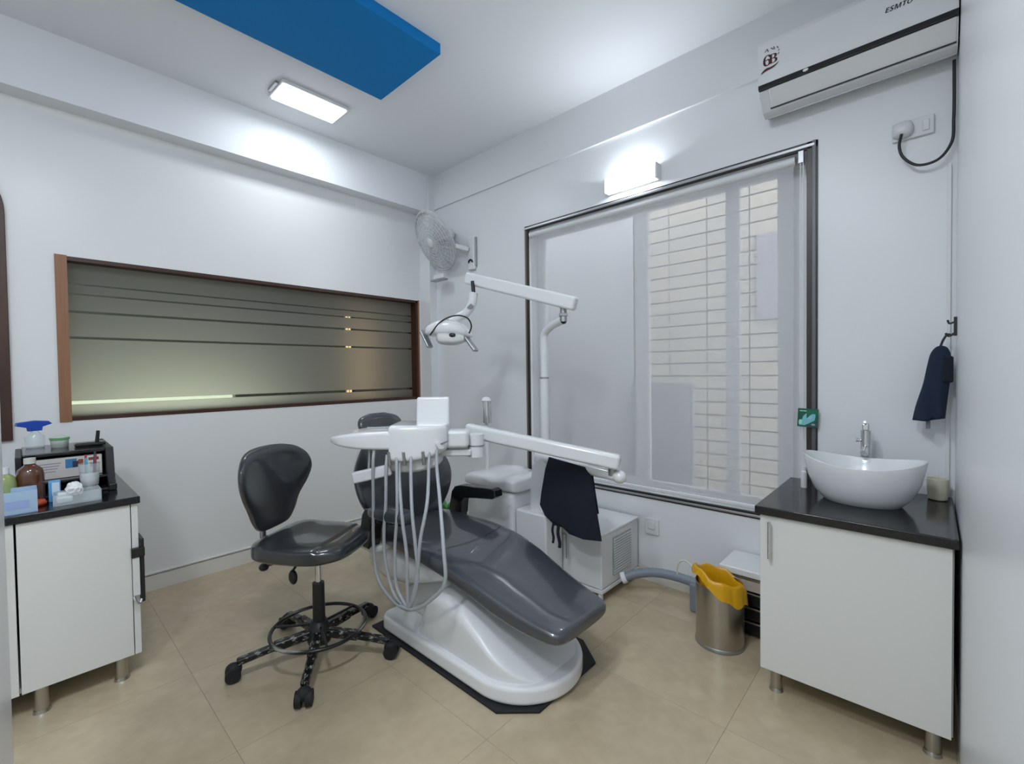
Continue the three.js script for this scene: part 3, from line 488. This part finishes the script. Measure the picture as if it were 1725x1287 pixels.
// ================= INSTRUMENT ARM AND TRAY =================
{
  const o = [-1.916, .951, -1.352], th = 42.675 * D, g = thing('instrument_tray', 'white dental instrument console with grey hoses hanging from a jointed arm', 'instrument console', o, th);
  // a point of the room in the frame of the console
  const L = (x, y, z) => { const dx = x - o[0], dz = z - o[2]; return [dx * Math.cos(th) - dz * Math.sin(th), y - o[1], dx * Math.sin(th) + dz * Math.cos(th)]; };
  part('tray_plate', loft(smooth([[-.405, .03, .02, .03, .008, 2.8], [-.39, .03, .02, .075, .018, 3.4], [-.34, .029, .015, .115, .03, 5], [-.26, .028, .01, .135, .041, 6], [-.16, .027, 0, .138, .046, 7], [-.08, .027, 0, .135, .048, 7]], 40), [0, 0, 1], [0, 1, 0], 44), M.whiteGloss, g);
  part('console_body', loft(smooth([[-.1, .012, 0, .115, .072, 7], [-.093, .012, 0, .135, .088, 9], [.0, .011, 0, .136, .088, 9], [.1, .018, -.01, .125, .078, 9], [.155, .028, -.02, .1, .064, 8], [.168, .03, -.02, .08, .05, 7]], 30), [0, 0, 1], [0, 1, 0], 44), M.whiteGloss, g);
  const scr = new RoundedBoxGeometry(.17, .15, .03, 4, .012); scr.rotateX(-.18); scr.translate(.08, .15, -.07); part('back_panel', scr, M.whiteGloss, g);
  part('console_neck', bx(.15, .27, -.03, .06, -.07, .03, .02), M.white, g);
  part('console_underside', loft(smooth([[-.12, -.085, 0, .06, .02, 4], [-.1, -.095, 0, .09, .04, 4], [0, -.1, 0, .095, .042, 4], [.1, -.085, 0, .085, .036, 4], [.13, -.08, 0, .06, .02, 4]], 24), [0, 0, 1], [0, 1, 0], 36), M.offwhite, g);
  part('handle_bar', bar([-.285, -.155, .1], [-.1, -.115, .1], .035, .055, .01), M.white, g); part('handle_bar_post', [rod([-.215, -.14, .08], [-.215, -.02, .05], .008), rod([-.12, -.12, .08], [-.11, -.04, .06], .008)], M.greyMetal, g);
  part('bracket', [bx(.1, .135, -.085, -.04, -.05, -.01, .006), bx(.12, .28, -.075, -.04, -.09, 0, .01)], M.white, g);
  part('joint', [rod([.3, -.085, -.06], [.3, .03, -.06], .044, .042, 28)], M.white, g); part('joint_ring', [rod([.3, -.03, -.06], [.3, -.024, -.06], .0455, .0455, 28)], M.greyMetal, g);
  part('knob', [rod([.13, .005, .1], [.15, .005, .13], .014, .02, 20)], M.white, g); part('pointer', [rod([.148, .01, .13], [.185, .025, .135], .004)], M.greyMetal, g);
  // spring arm from the tip of the swing arm up to the joint
  const A = L(-1.115, .85, -1.98), B = L(-1.885, .985, -1.665);
  part('spring_arm', bar(A, B, .06, .075, .018), M.whiteGloss, g); part('arm_pivot', [rod(L(-1.165, .78, -1.995), L(-1.165, .84, -1.99), .022, .02, 20)], M.greyMetal, g);
  // handpieces in their rests
  for (const [hx, hz] of [[-.096, .125], [-.024, .13], [.066, .12]]) part('handpiece', rod([hx, -.09, hz], [hx - .004, -.025, hz + .012], .009, .007, 14), M.greyMetal, g);
  // hoses
  const hoses = [
    [[-.176, -.065, .130], [-.191, -.288, .092], [-.199, -.497, .075], [-.175, -.646, .097], [-.087, -.712, .178], [.012, -.714, .270], [.106, -.648, .356]],
    [[-.114, -.093, .130], [-.114, -.271, .151], [-.127, -.414, .144], [-.119, -.551, .151], [-.067, -.682, .199], [.010, -.705, .270]],
    [[-.063, -.051, .130], [-.044, -.280, .214], [-.059, -.472, .210], [-.052, -.633, .217], [-.010, -.689, .255], [.014, -.704, .278]],
    [[-.052, -.107, .130], [-.013, -.295, .252], [.012, -.471, .278], [.012, -.603, .278], [.015, -.697, .282]],
    [[.005, -.051, .130], [.041, -.257, .290], [.062, -.400, .328], [.072, -.524, .337], [.049, -.637, .316], [.019, -.698, .289]],
    [[.090, -.079, .130], [.115, -.220, .325], [.091, -.362, .359], [.069, -.524, .338], [.043, -.638, .314], [.020, -.696, .293]],
    [[.127, -.073, .130], [.180, -.207, .372], [.207, -.369, .470], [.210, -.499, .473], [.141, -.601, .408], [.041, -.690, .315], [-.027, -.707, .252]]];
  for (const h of hoses) part('hose', tube([[h[0][0], h[0][1] + .05, h[0][2] - .02], ...h], .0078, 70, 10), M.hose, g);
  part('hose_clip', new THREE.SphereGeometry(.018, 16, 12).scale(1, .6, 1).translate(.012, -.708, .270), M.greyMetal, g);
}
{ const p = thing('dental_probe', 'thin steel dental probe lying on the instrument tray', 'probe', [-2.06, 1.024, -1.22], .6); part('shaft', rod([-.05, .004, 0], [.05, .004, 0], .0035), M.chrome, p); part('tip', tube([[.05, .004, 0], [.07, .006, 0], [.078, .016, 0]], .0018, 12), M.chrome, p); }
// ================= LAMP =================
{
  const o = [-2.144, 1.544, -1.772], th = 42.675 * D, g = thing('dental_lamp', 'white dental operating lamp with two grey handles on a long arm', 'lamp', o, th);
  const L = (x, y, z) => { const dx = x - o[0], dz = z - o[2]; return [dx * Math.cos(th) - dz * Math.sin(th), y - o[1], dx * Math.sin(th) + dz * Math.cos(th)]; };
  part('head', bend(loft(smooth([[-.147, .0, 0, .02, .012, 2.4], [-.126, .01, 0, .06, .03, 2.6], [-.061, .022, 0, .1, .048, 2.8], [.011, .024, 0, .105, .05, 2.8], [.083, .008, 0, .09, .042, 2.7], [.126, -.012, 0, .05, .024, 2.5], [.140, -.02, 0, .02, .01, 2.3]], 34), [0, 0, 1], [0, 1, 0], 40), (p) => p), M.whiteGloss, g);
  part('reflector', loft(smooth([[-.068, -.035, .03, .05, .02, 3], [-.043, -.04, .035, .075, .034, 3], [.039, -.045, .035, .075, .034, 3], [.097, -.04, .03, .05, .02, 3]], 16), [0, 0, 1], [0, 1, 0], 32), M.offwhite, g);
  part('sensor', new THREE.SphereGeometry(.016, 16, 12).scale(1.2, .8, .4).translate(.032, -.025, .112), M.black, g, 'black sensor window');
  part('handle', bar([-.162, .014, .02], [-.108, -.093, .05], .05, .016, .007), M.greyMetal, g); part('handle', bar([.101, -.029, .03], [.165, -.118, .06], .05, .018, .007), M.greyMetal, g);
  part('cable', tube([[-.101, -.022, .09], [-.043, .047, .1], [.011, .079, .1], [.072, .090, .09], [.122, .072, .08], [.140, .029, .07], [.126, -.014, .07]], .0045, 50), M.black, g, 'thin black cable loop');
  part('yoke', [tube([[-.018, .043, -.02], [.054, .093, -.02], [.104, .118, -.01], [.140, .172, 0], [.151, .237, 0]], .026, 30, 14)], M.white, g);
  part('yoke_joint', [rod([.115, .140, .0], [.140, .154, .03], .014)], M.greyMetal, g); part('stem', rod([.151, .223, 0], [.144, .309, -.02], .012), M.black, g);
  part('boom', bar(L(-1.385, 1.655, -2.01), L(-2.12, 1.885, -1.90), .055, .075, .016), M.whiteGloss, g);
  part('boom_pivot', [rod(L(-1.475, 1.57, -2.02), L(-1.475, 1.66, -2.02), .02, .018, 20), bx(...(() => { const p = L(-1.475, 1.61, -2.02); return [p[0] - .022, p[0] + .022, p[1] - .012, p[1] + .006, p[2] - .022, p[2] + .022]; })(), .004)], M.greyMetal, g);
}
// ================= WALL FAN =================
{
  const f = thing('wall_fan', 'pale white wall fan with a round wire guard in the corner', 'fan', [-3.108, 2.421, -2.43]);
  const q = new THREE.Quaternion().setFromUnitVectors(V(0, 0, 1), V(-.149, -.5, .853).normalize()), put = (g) => g.applyQuaternion(q);
  const R0 = .255, wire = M.white; const ring = (r, z, w = .0022) => new THREE.TorusGeometry(r, w, 6, 56).translate(0, 0, z);
  const gs = []; for (let i = 1; i <= 9; i++) { const r = R0 * i / 9.2; gs.push(ring(r, .05 - .04 * (r / R0) ** 2)); gs.push(ring(r, -.05 + .04 * (r / R0) ** 2)); }
  for (let i = 0; i < 30; i++) { const a = i / 30 * Math.PI * 2, c = Math.cos(a), n = Math.sin(a); for (const sgn of [1, -1]) gs.push(tube([[c * .04, n * .04, sgn * .05], [c * .15, n * .15, sgn * .038], [c * R0, n * R0, sgn * .008]], .0016, 8, 5)); }
  part('guard', put(mergeAll(gs)), wire, f); part('rim', put(ring(R0, 0, .007)), col(.55, .57, .58, .35), f); part('hub', put(lathe([[0, .062], [.03, .06], [.042, .052], [.042, .044], [0, .044]], 28).rotateX(Math.PI / 2)), M.offwhite, f);
  for (let i = 0; i < 3; i++) { const bg = bend(new THREE.PlaneGeometry(.19, .16, 10, 8), (p) => { const t = (p.x + .095) / .19; p.y *= .45 + .75 * t; p.z = p.y * .28; return p; }); bg.translate(.125, 0, 0); bg.rotateZ(i * 2.094 + .4); const th = bg.clone(); part('blade', put(bg), phy({ color: lin(.72, .75, .78), roughness: .3, transmission: .35, thickness: 0, side: THREE.DoubleSide }), f); }
  part('motor', put(lathe([[0, -.2], [.04, -.19], [.062, -.15], [.066, -.09], [.05, -.055], [0, -.05]], 32).rotateX(Math.PI / 2).scale(1, 1, 1)), M.white, f);
  const br = thing('fan_bracket', 'white wall bracket with a black cord grommet beside the fan', 'bracket', [-2.84, 2.16, ZB]);
  part('plate', bx(-.04, .04, 0, .28, 0, .03, .012), M.white, br); part('arm', [bar([-.02, .17, .03], [-.1, .2, .12], .05, .04, .01)], M.white, br);
  part('grommet', new THREE.TorusGeometry(.022, .008, 10, 24, Math.PI).translate(0, .06, .033), M.black, br); part('edge_strip', bx(.04, .05, .03, .27, 0, .02, .003), M.greyMetal, br);
  const j = thing('junction_shelf', 'small white junction box on the column under the fan', 'junction box', [-3.17, 2.1, ZB + .075]);
  part('box', bx(-.07, .07, .02, .065, .0, .04, .006), M.white, j); part('ledge', bx(-.085, .085, .006, .02, 0, .06, .002), M.greyMetal, j);
}

// ================= NAVY CLOTH ON THE SWING ARM =================
{
  const out = [[-1.565, .82], [-1.333, .795], [-1.29, .75], [-1.265, .58], [-1.24, .428], [-1.338, .418], [-1.433, .422], [-1.48, .446], [-1.535, .446], [-1.595, .49], [-1.629, .545], [-1.619, .615], [-1.591, .75]];
  const sh = (z, k) => { const g = slab(out.map(([x, y]) => [x, .8 + (y - .8) * k]), .006, .002); const q = g; const p = q.attributes.position; for (let i = 0; i < p.count; i++) { const x = p.getX(i), y = p.getY(i), d = Math.max(0, .8 - y); p.setZ(i, p.getZ(i) + z + d * .02 * Math.sin(x * 22) + (z < -2.03 ? -.0 : .0)); } q.computeVertexNormals(); return q; };
  const c = thing('draped_apron', 'dark navy cloth apron draped over the white swing arm', 'cloth', [-1.45, .42, -2.03]);
  wpart('front_layer', sh(-2.0, 1), M.navy, c); wpart('back_layer', sh(-2.095, .72).translate(1.45, 0, 0).scale(.7, 1, 1).translate(-1.46, 0, 0), M.navy, c);
  wpart('fold', (() => { const g = new THREE.CylinderGeometry(.046, .046, .235, 24, 8, true, Math.PI / 2 - 0, Math.PI); g.rotateZ(Math.PI / 2); g.rotateZ(-.045); return g.translate(-1.45, .785, -2.045); })(), phy({ color: lin(.008, .012, .026), roughness: .92, side: THREE.DoubleSide }), c);
  wpart('tie', tube([[-1.535, .46, -1.99], [-1.54, .42, -1.985], [-1.533, .38, -1.985], [-1.537, .35, -1.985]], .007, 20), M.navy, c); wpart('tie', tube([[-1.5, .46, -1.99], [-1.502, .41, -1.985], [-1.49, .36, -1.985], [-1.492, .335, -1.985]], .009, 20), M.navy, c);
}

// ================= STOOL =================
{
  const H = [-2.09, -.92], th = 122 * D, s = thing('operator_stool', 'black vinyl operator stool with backrest and foot ring on castors', 'stool', [H[0], 0, H[1]], th);
  const loc = (g) => g.rotateY(-th);
  part('gas_lift', [rod([0, .1, 0], [0, .335, 0], .028, .026, 24)], M.black, s); part('piston', rod([0, .33, 0], [0, .46, 0], .013, .013, 18), M.chrome, s);
  part('hub', [lathe([[0, .06], [.05, .06], [.055, .08], [.05, .115], [.034, .16], [0, .16]], 28)], M.black, s);
  for (let k = 0; k < 5; k++) {
    const a = (178 + 72 * k) * D, c = Math.cos(a), n = Math.sin(a), P = (r, y) => [c * r, y, n * r];
    part('leg', loc(mergeAll([bar(P(.03, .105), P(.19, .092), .04, .04, .01), bar(P(.17, .094), P(.33, .072), .034, .028, .008)])), M.wrapped, s, 'black leg in crinkled clear film');
    const w = [-.02, .02].map((d) => rod([c * .345 - n * d - n * -.012, .03, n * .345 + c * d + c * -.012], [c * .345 - n * d - n * .012, .03, n * .345 + c * d + c * .012], .03, .03, 20));
    const cs = part('castor', loc(mergeAll(w.concat([new THREE.SphereGeometry(.03, 18, 12).scale(1, .9, 1).translate(c * .34, .045, n * .34)]))), M.rubber, s);
  }
  // foot ring and its clamps
  part('foot_ring', new THREE.TorusGeometry(.205, .0085, 10, 72).rotateX(Math.PI / 2).translate(0, .13, 0), M.wrapped, s, 'black ring wrapped in clear film');
  part('ring_spoke', [0, 1, 2].map((k) => { const a = k * 120 * D + .3; return rod([Math.cos(a) * .02, .14, Math.sin(a) * .02], [Math.cos(a) * .2, .13, Math.sin(a) * .2], .006); }), M.black, s);
  // seat
  const st = [[0, .52, -.225, .1, .015, 2.6], [0, .52, -.215, .16, .033, 2.8], [0, .52, -.16, .2, .042, 3], [0, .518, -.05, .208, .042, 3.2], [0, .518, .08, .2, .042, 3.2], [0, .522, .15, .172, .04, 3], [0, .523, .19, .135, .032, 2.8], [0, .523, .203, .09, .014, 2.6]];
  part('seat', bend(loft(smooth(st, 50), [1, 0, 0], [0, 1, 0], 52), (p) => { if (p.y > .52) { const d = p.x / .2; p.y += .014 * d * d + (p.z > .1 ? -.006 : 0) + .01 * Math.max(0, -p.z - .1) / .1; } return p; }), M.vinylDark, s);
  part('mechanism', [bx(-.06, .06, .45, .482, -.13, .06, .008), bx(-.04, .04, .425, .452, -.1, 0, .008)], M.black, s);
  part('lever', loc(mergeAll([rod([-.04, .47, .04], [-.17, .416, .165], .0055), new THREE.SphereGeometry(.02, 14, 10).scale(1.1, .9, 1.1).translate(-.178, .412, .172)])), M.black, s);
  part('paddle', loc(mergeAll([rod([-.05, .46, .05], [-.085, .39, .08], .006), new THREE.SphereGeometry(.034, 18, 12).scale(.9, 1, .5).translate(-.083, .362, .08)])), M.black, s);
  // backrest and its bar
  const bk = [[0, .585, -.235, .06, .018, 2.6], [0, .597, -.236, .1, .028, 2.6], [0, .64, -.24, .135, .032, 2.7], [0, .70, -.246, .165, .034, 2.7], [0, .77, -.25, .215, .034, 2.6], [0, .835, -.255, .24, .034, 2.5], [0, .895, -.26, .225, .033, 2.4], [0, .94, -.264, .175, .03, 2.3], [0, .96, -.267, .11, .02, 2.2], [0, .966, -.268, .05, .008, 2]];
  part('backrest', bend(loft(smooth(bk, 60), [1, 0, 0], [0, 0, 1], 56), (p) => { p.z += 1.15 * p.x * p.x; return p; }), M.vinylDark, s);
  part('back_bar', tube([[0, .462, -.1], [0, .46, -.22], [0, .475, -.27], [0, .53, -.285], [0, .66, -.275]], .014, 40, 10), M.greyMetal, s);
}

// ================= WASTE BIN, PIPES, APPLIANCE =================
{
  const b = thing('waste_bin', 'round brushed steel waste bin lined with a yellow bag', 'bin', [-.735, 0, -2.235]);
  part('body', lathe([[0, .004], [.1, .004], [.104, 0], [.106, .012], [.106, .285], [.108, .29], [.104, .292], [.102, .285], [.101, .015], [0, .014]], 56), M.steel, b); part('base_ring', lathe([[.104, 0], [.109, .003], [.109, .014], [.106, .018]], 48), M.greyMetal, b);
  const l = thing('bin_liner', 'yellow plastic bag folded over the steel waste bin', 'bag', [-.735, 0, -2.235]);
  const g = new THREE.CylinderGeometry(.1, .1, 1, 96, 24, true); bend(g, (p) => {
    const a = Math.atan2(p.z, p.x), v = .5 - p.y; // v: 0 at the outer hem, 1 inside the bin
    const wob = 1.02 + .022 * Math.sin(a * 5 + 1) + .014 * Math.sin(a * 11 + 2.3) + .008 * Math.sin(a * 23), top = .312 + .036 * Math.cos(a - 2.5) + .008 * Math.sin(a * 3 + .6) + .005 * Math.sin(a * 7);
    const hem = top - .022 - .06 * Math.max(0, Math.cos(a - .45)) ** 1.5 + .006 * Math.sin(a * 9); let r, y;
    if (v < .4) { const t = v / .4; r = .118 * wob - .006 * t; y = hem + (top - hem) * t; } else if (v < .55) { const t = (v - .4) / .15; r = (.112 - .014 * t) * (1 + (wob - 1) * (1 - t)); y = top + .012 * Math.sin(t * Math.PI); } else { const t = (v - .55) / .45; r = .096 - .012 * t + .005 * Math.sin(a * 9) * t; y = top - .2 * t; }
    return V(Math.cos(a) * r, y, Math.sin(a) * r);
  }); part('bag', g, M.bag, l);
  const bot = new THREE.CircleGeometry(.09, 24); bot.rotateX(-Math.PI / 2); bot.translate(0, .13, 0); part('bag_bottom', bot, M.bag, l);
}
{
  const p = thing('drain_pipe', 'grey plastic drain pipe bending along the wall under the window', 'pipe', [-1.1, 0, -2.42]);
  wpart('run', tube([[-1.305, .1, -2.345], [-1.26, .122, -2.375], [-1.15, .15, -2.42], [-1.02, .155, -2.44], [-.86, .14, -2.45]], .025, 60, 16), M.pipe, p); wpart('drop', [bx(-.95, -.89, 0, .155, -2.47, -2.41, .012)], M.pipe, p);
  wpart('collar', rod([-1.312, .096, -2.341], [-1.292, .106, -2.352], .032, .032, 20), M.white, p);
  solo('white_wire', tube([[-1.02, .17, -2.43], [-1.022, .21, -2.43], [-1.0, .255, -2.43], [-.965, .258, -2.43], [-.92, .21, -2.42], [-.895, .13, -2.4], [-.893, .03, -2.4], [-.89, .004, -2.39]], .0045, 60), col(.7, .66, .55), 'cream wire arching from the grey pipe to the floor', 'wire');
  const a = thing('instrument_rack', 'low rack of dark steel drawers with a white top behind the bin', 'rack', [-.64, 0, -2.48]);
  wpart('top', bx(-.78, -.515, .29, .325, -2.605, -2.36, .008), M.white, a); wpart('frame', [bx(-.775, -.76, 0, .29, -2.6, -2.37), bx(-.535, -.52, 0, .29, -2.6, -2.37), bx(-.76, -.535, 0, .29, -2.6, -2.59)], M.greyMetal, a);
  for (let i = 0; i < 4; i++) { const d = wpart('drawer', bx(-.758, -.537, .012 + i * .07, .066 + i * .07, -2.58, -2.372, .003), i === 3 ? col(.5, .43, .38, .3) : M.blackGloss, a); wpart('drawer_rail', bx(-.758, -.537, .067 + i * .07, .074 + i * .07, -2.58, -2.368, .001), M.steel, d); }
}
{ // little green plant pot leaf behind the armrest
  const p = thing('potted_plant', 'small green leafed plant on the floor behind the dental chair', 'plant', [-3.02, 0, -2.42]);
  part('pot', lathe([[0, 0], [.05, 0], [.065, .1], [.06, .1], [.046, .01], [0, .008]], 28), col(.6, .6, .58), p);
  for (let i = 0; i < 5; i++) { const g = bend(new THREE.PlaneGeometry(.06, .16, 4, 8), (q) => { const t = (q.y + .08) / .16; q.x *= Math.sin(Math.PI * Math.min(1, t * .93 + .06)); q.z = .1 * t * t - Math.abs(q.x) * .3; return q; }); g.translate(0, .16, .02); g.rotateY(i * 1.256 + .5); part('leaf', g, phy({ color: lin(.05, .3, .05), roughness: .4, side: THREE.DoubleSide }), p); }
}

// ================= THINGS ON THE SIDE COUNTER =================
{
  const Y0 = .785;
  const k = thing('desk_organiser', 'black plastic desk organiser holding printed cards on the side counter', 'organiser', [-2.98, Y0, -.14]);
  wpart('end_panel', [bx(-3.2, -2.746, Y0, Y0 + .03, -.295, -.265, .006), slab([[-3.2, Y0 + .005], [-2.75, Y0 + .005], [-2.8, Y0 + .05], [-2.83, Y0 + .185], [-3.2, Y0 + .19]], .02, .004).translate(0, 0, -.29)], M.black, k); wpart('end_panel', bx(-3.2, -2.84, Y0, Y0 + .18, .0, .02, .004), M.black, k);
  wpart('shelf', bx(-3.2, -2.85, Y0 + .17, Y0 + .186, -.27, .0, .004), M.blackGloss, k); wpart('shelf', bx(-3.2, -2.8, Y0 + .055, Y0 + .068, -.27, .0, .004), M.blackGloss, k); wpart('base', bx(-3.2, -2.76, Y0, Y0 + .012, -.27, .0, .003), M.black, k); wpart('back', bx(-3.2, -3.19, Y0, Y0 + .18, -.27, 0), M.black, k);
  const cv = document.createElement('canvas'); cv.width = 512; cv.height = 192; const x = cv.getContext('2d'); x.fillStyle = '#c9c3bf'; x.fillRect(0, 0, 512, 192);
  x.fillStyle = '#8d8a92'; for (let i = 0; i < 4; i++) x.fillRect(70, 40 + i * 26, 150 - i * 12, 9); x.fillStyle = '#3d79a8'; x.fillRect(250, 14, 80, 90); x.fillStyle = '#27384e'; x.fillRect(300, 40, 40, 62); x.fillStyle = '#8c4c3c'; x.fillRect(340, 26, 36, 60); x.fillStyle = '#d9d5cc'; x.fillRect(400, 10, 104, 150); x.fillStyle = '#7c4433'; x.fillRect(414, 18, 76, 30); x.fillStyle = '#3f4654'; x.fillRect(424, 70, 46, 44);
  const t = new THREE.CanvasTexture(cv); t.colorSpace = THREE.SRGBColorSpace;
  const pc = thing('printed_box', 'flat pale carton with coloured pictures lying in the black organiser', 'carton', [-2.85, Y0 + .069, -.13]);
  part('carton', bx(-.03, 0, 0, .088, -.125, .115, .002), col(.6, .58, .56), pc); const pr = new THREE.PlaneGeometry(.238, .086); pr.rotateY(Math.PI / 2); pr.translate(.0006, .044, -.005); part('print', pr, std({ map: t, roughness: .4 }), pc);
  // on top of the organiser
  const sp = thing('spray_bottle', 'clear spray bottle with a blue trigger head', 'bottle', [-3.1, Y0 + .186, -.045]);
  part('body', lathe([[0, 0], [.03, 0], [.033, .01], [.033, .055], [.014, .075], [.012, .085], [0, .085]], 28), M.clear, sp);
  part('head', [slab([[-.02, .085], [.02, .085], [.022, .1], [.06, .112], [.058, .122], [.0, .128], [-.045, .122], [-.055, .112], [-.022, .102]], .02, .003).translate(0, 0, -.01)].map((g) => g.rotateY(-1.5708 + .3)), col(.012, .06, .4, .35), sp, 'bright blue trigger head');
  const tub = thing('cotton_tub', 'small pale tub with a green printed rim', 'tub', [-3.05, Y0 + .186, -.125]); part('body', lathe([[0, 0], [.03, 0], [.033, .045], [.034, .048], [0, .048]], 32), col(.62, .68, .62, .5), tub); part('rim', lathe([[.0345, .036], [.0355, .038], [.0355, .045], [.0345, .047]], 32), col(.12, .35, .12), tub, 'green printed band');
  const st = thing('black_stapler', 'black stapler like tool lying on top of the organiser', 'tool', [-2.98, Y0 + .187, -.23]); part('body', bx(-.03, .03, 0, .018, -.05, .06, .007), M.blackGloss, st); part('grip', rod([0, .01, -.02], [.005, .07, -.025], .008, .007), M.black, st);
  // in front of the organiser
  const am = thing('amber_bottle', 'brown amber glass bottle with a pale cap', 'bottle', [-2.70, Y0, -.022]);
  part('glass', lathe([[0, 0], [.04, 0], [.042, .006], [.042, .12], [.036, .145], [.02, .16], [.015, .168], [.0, .168]], 32), phy({ color: lin(.09, .03, .012), roughness: .1, clearcoat: .6 }), am); part('cap', rod([0, .168, 0], [0, .19, 0], .018, .018, 24), col(.55, .56, .5), am, 'pale screw cap');
  const gb = thing('green_bottle', 'squat bottle of yellow green liquid with a blue label', 'bottle', [-2.68, Y0, .05]);
  part('body', lathe([[0, 0], [.034, 0], [.036, .005], [.036, .1], [.03, .125], [.014, .14], [0, .14]], 28), phy({ color: lin(.42, .5, .2), roughness: .12, transmission: .3, thickness: 0 }), gb); part('label', lathe([[.0365, .02], [.037, .022], [.037, .062], [.0365, .064]], 28), col(.02, .09, .3), gb, 'deep blue label'); part('cap', rod([0, .14, 0], [0, .165, 0], .016), M.white, gb);
  const rc = thing('red_cap', 'small orange red plastic cap between the bottles', 'cap', [-2.66, Y0 + .068, -.022]); part('cap', lathe([[0, 0], [.02, 0], [.022, .01], [.016, .02], [0, .022]], 24), col(.6, .08, .02), rc);
  rc.position.set(-2.655, Y0, -.04); rc.scale.setScalar(1.2);
  const pb = thing('pale_blue_box', 'light blue translucent plastic box at the counter edge', 'box', [-2.6, Y0, .02]);
  const wl = .002; part('wall', [bx(-.05, .05, 0, .085, .055, .058), bx(-.05, .05, 0, .085, -.058, -.055), bx(-.052, -.049, 0, .085, -.058, .058), bx(.049, .052, 0, .085, -.058, .058), bx(-.05, .05, 0, .004, -.056, .056)], M.paleBlue, pb); part('contents', [bx(-.04, .04, .006, .06, -.048, .048, .008)], col(.55, .66, .8, .6), pb, 'folded white packets'); part('label', bx(.052, .0528, .02, .05, -.035, .03), col(.3, .4, .66), pb, 'blue label');
  const bb = thing('blue_carton', 'small bright blue carton beside the amber bottle', 'carton', [-2.7, Y0, -.09]); part('carton', bx(-.02, .02, 0, .085, -.018, .018, .002), col(.12, .36, .66), bb); part('flap', bx(.02, .021, .04, .08, -.014, .008), col(.6, .72, .8), bb, 'pale label');
  const ct = thing('clear_tray', 'shallow clear plastic tray of small white supplies', 'tray', [-2.64, Y0, -.15]);
  part('tray', [bx(-.03, .07, 0, .004, -.075, .07), bx(.066, .07, 0, .045, -.075, .07), bx(-.03, -.026, 0, .045, -.075, .07), bx(-.03, .07, 0, .045, -.075, -.071), bx(-.03, .07, 0, .045, .066, .07)], M.clear, ct); part('contents', [bx(-.02, .05, .005, .03, .01, .06, .008), bx(-.015, .02, .03, .042, .015, .055, .005)], col(.66, .68, .68, .6), ct, 'white packets');
  const ball = new THREE.IcosahedronGeometry(.028, 4); bend(ball, (p) => { const n = 1 + .35 * noise.noise(p.x * 70, p.y * 70, p.z * 70 + 3); return p.multiplyScalar(n); });
  const cb = thing('cotton_wad', 'crumpled white cotton wad on the clear tray', 'cotton', [-2.63, Y0 + .03, -.145]); part('wad', ball.translate(0, .022, 0), col(.8, .8, .8, .9), cb);
  const cup = thing('tool_cup', 'clear plastic cup holding small coloured tools', 'cup', [-2.712, Y0, -.2]); part('cup', lathe([[0, 0], [.026, 0], [.036, .14], [.034, .14], [.024, .003], [0, .003]], 28), M.clear, cup); part('liner', lathe([[0, .045], [.0295, .045], [.033, .1], [.031, .1]], 28), col(.72, .74, .74), cup, 'white paper band');
  const cs = [[.03, .2, .5], [.4, .06, .05], [.05, .05, .07], [.1, .4, .6], [.3, .05, .08]]; cs.forEach((c, i) => part('tool', rod([-.014 + i * .007, .01, -.012 + (i % 2) * .02], [-.024 + i * .012, .165 + (i % 3) * .012, -.02 + (i % 2) * .03], .004), col(...c), cup));
}
// ================= ARCHED MIRROR ON THE LEFT WALL =================
{
  const m = thing('arched_mirror', 'arch topped mirror in a dark brown wooden frame above the side counter', 'mirror', [XL, .985, .34]);
  const arch = (w, y0, y1, r) => { const s = new THREE.Shape(); s.moveTo(-w, y0); s.lineTo(w, y0); s.lineTo(w, y1 - r); s.quadraticCurveTo(w, y1, w - r, y1); s.lineTo(-w + r, y1); s.quadraticCurveTo(-w, y1, -w, y1 - r); s.closePath(); return s; };
  const o = arch(.31, 0, 1.4, .25), i = arch(.265, .045, 1.355, .22); o.holes.push(i); const g = new THREE.ExtrudeGeometry(o, { depth: .02, bevelEnabled: true, bevelSize: .003, bevelThickness: .003, bevelSegments: 2, curveSegments: 24 }); g.rotateY(Math.PI / 2); part('frame', g, M.brown, m);
  const p = new THREE.ExtrudeGeometry(arch(.27, .04, 1.36, .222), { depth: .006, bevelEnabled: false, curveSegments: 24 }); p.rotateY(Math.PI / 2); p.translate(.004, 0, 0); part('glass', p, M.mirror, m);
}

renderer.render(scene, camera);
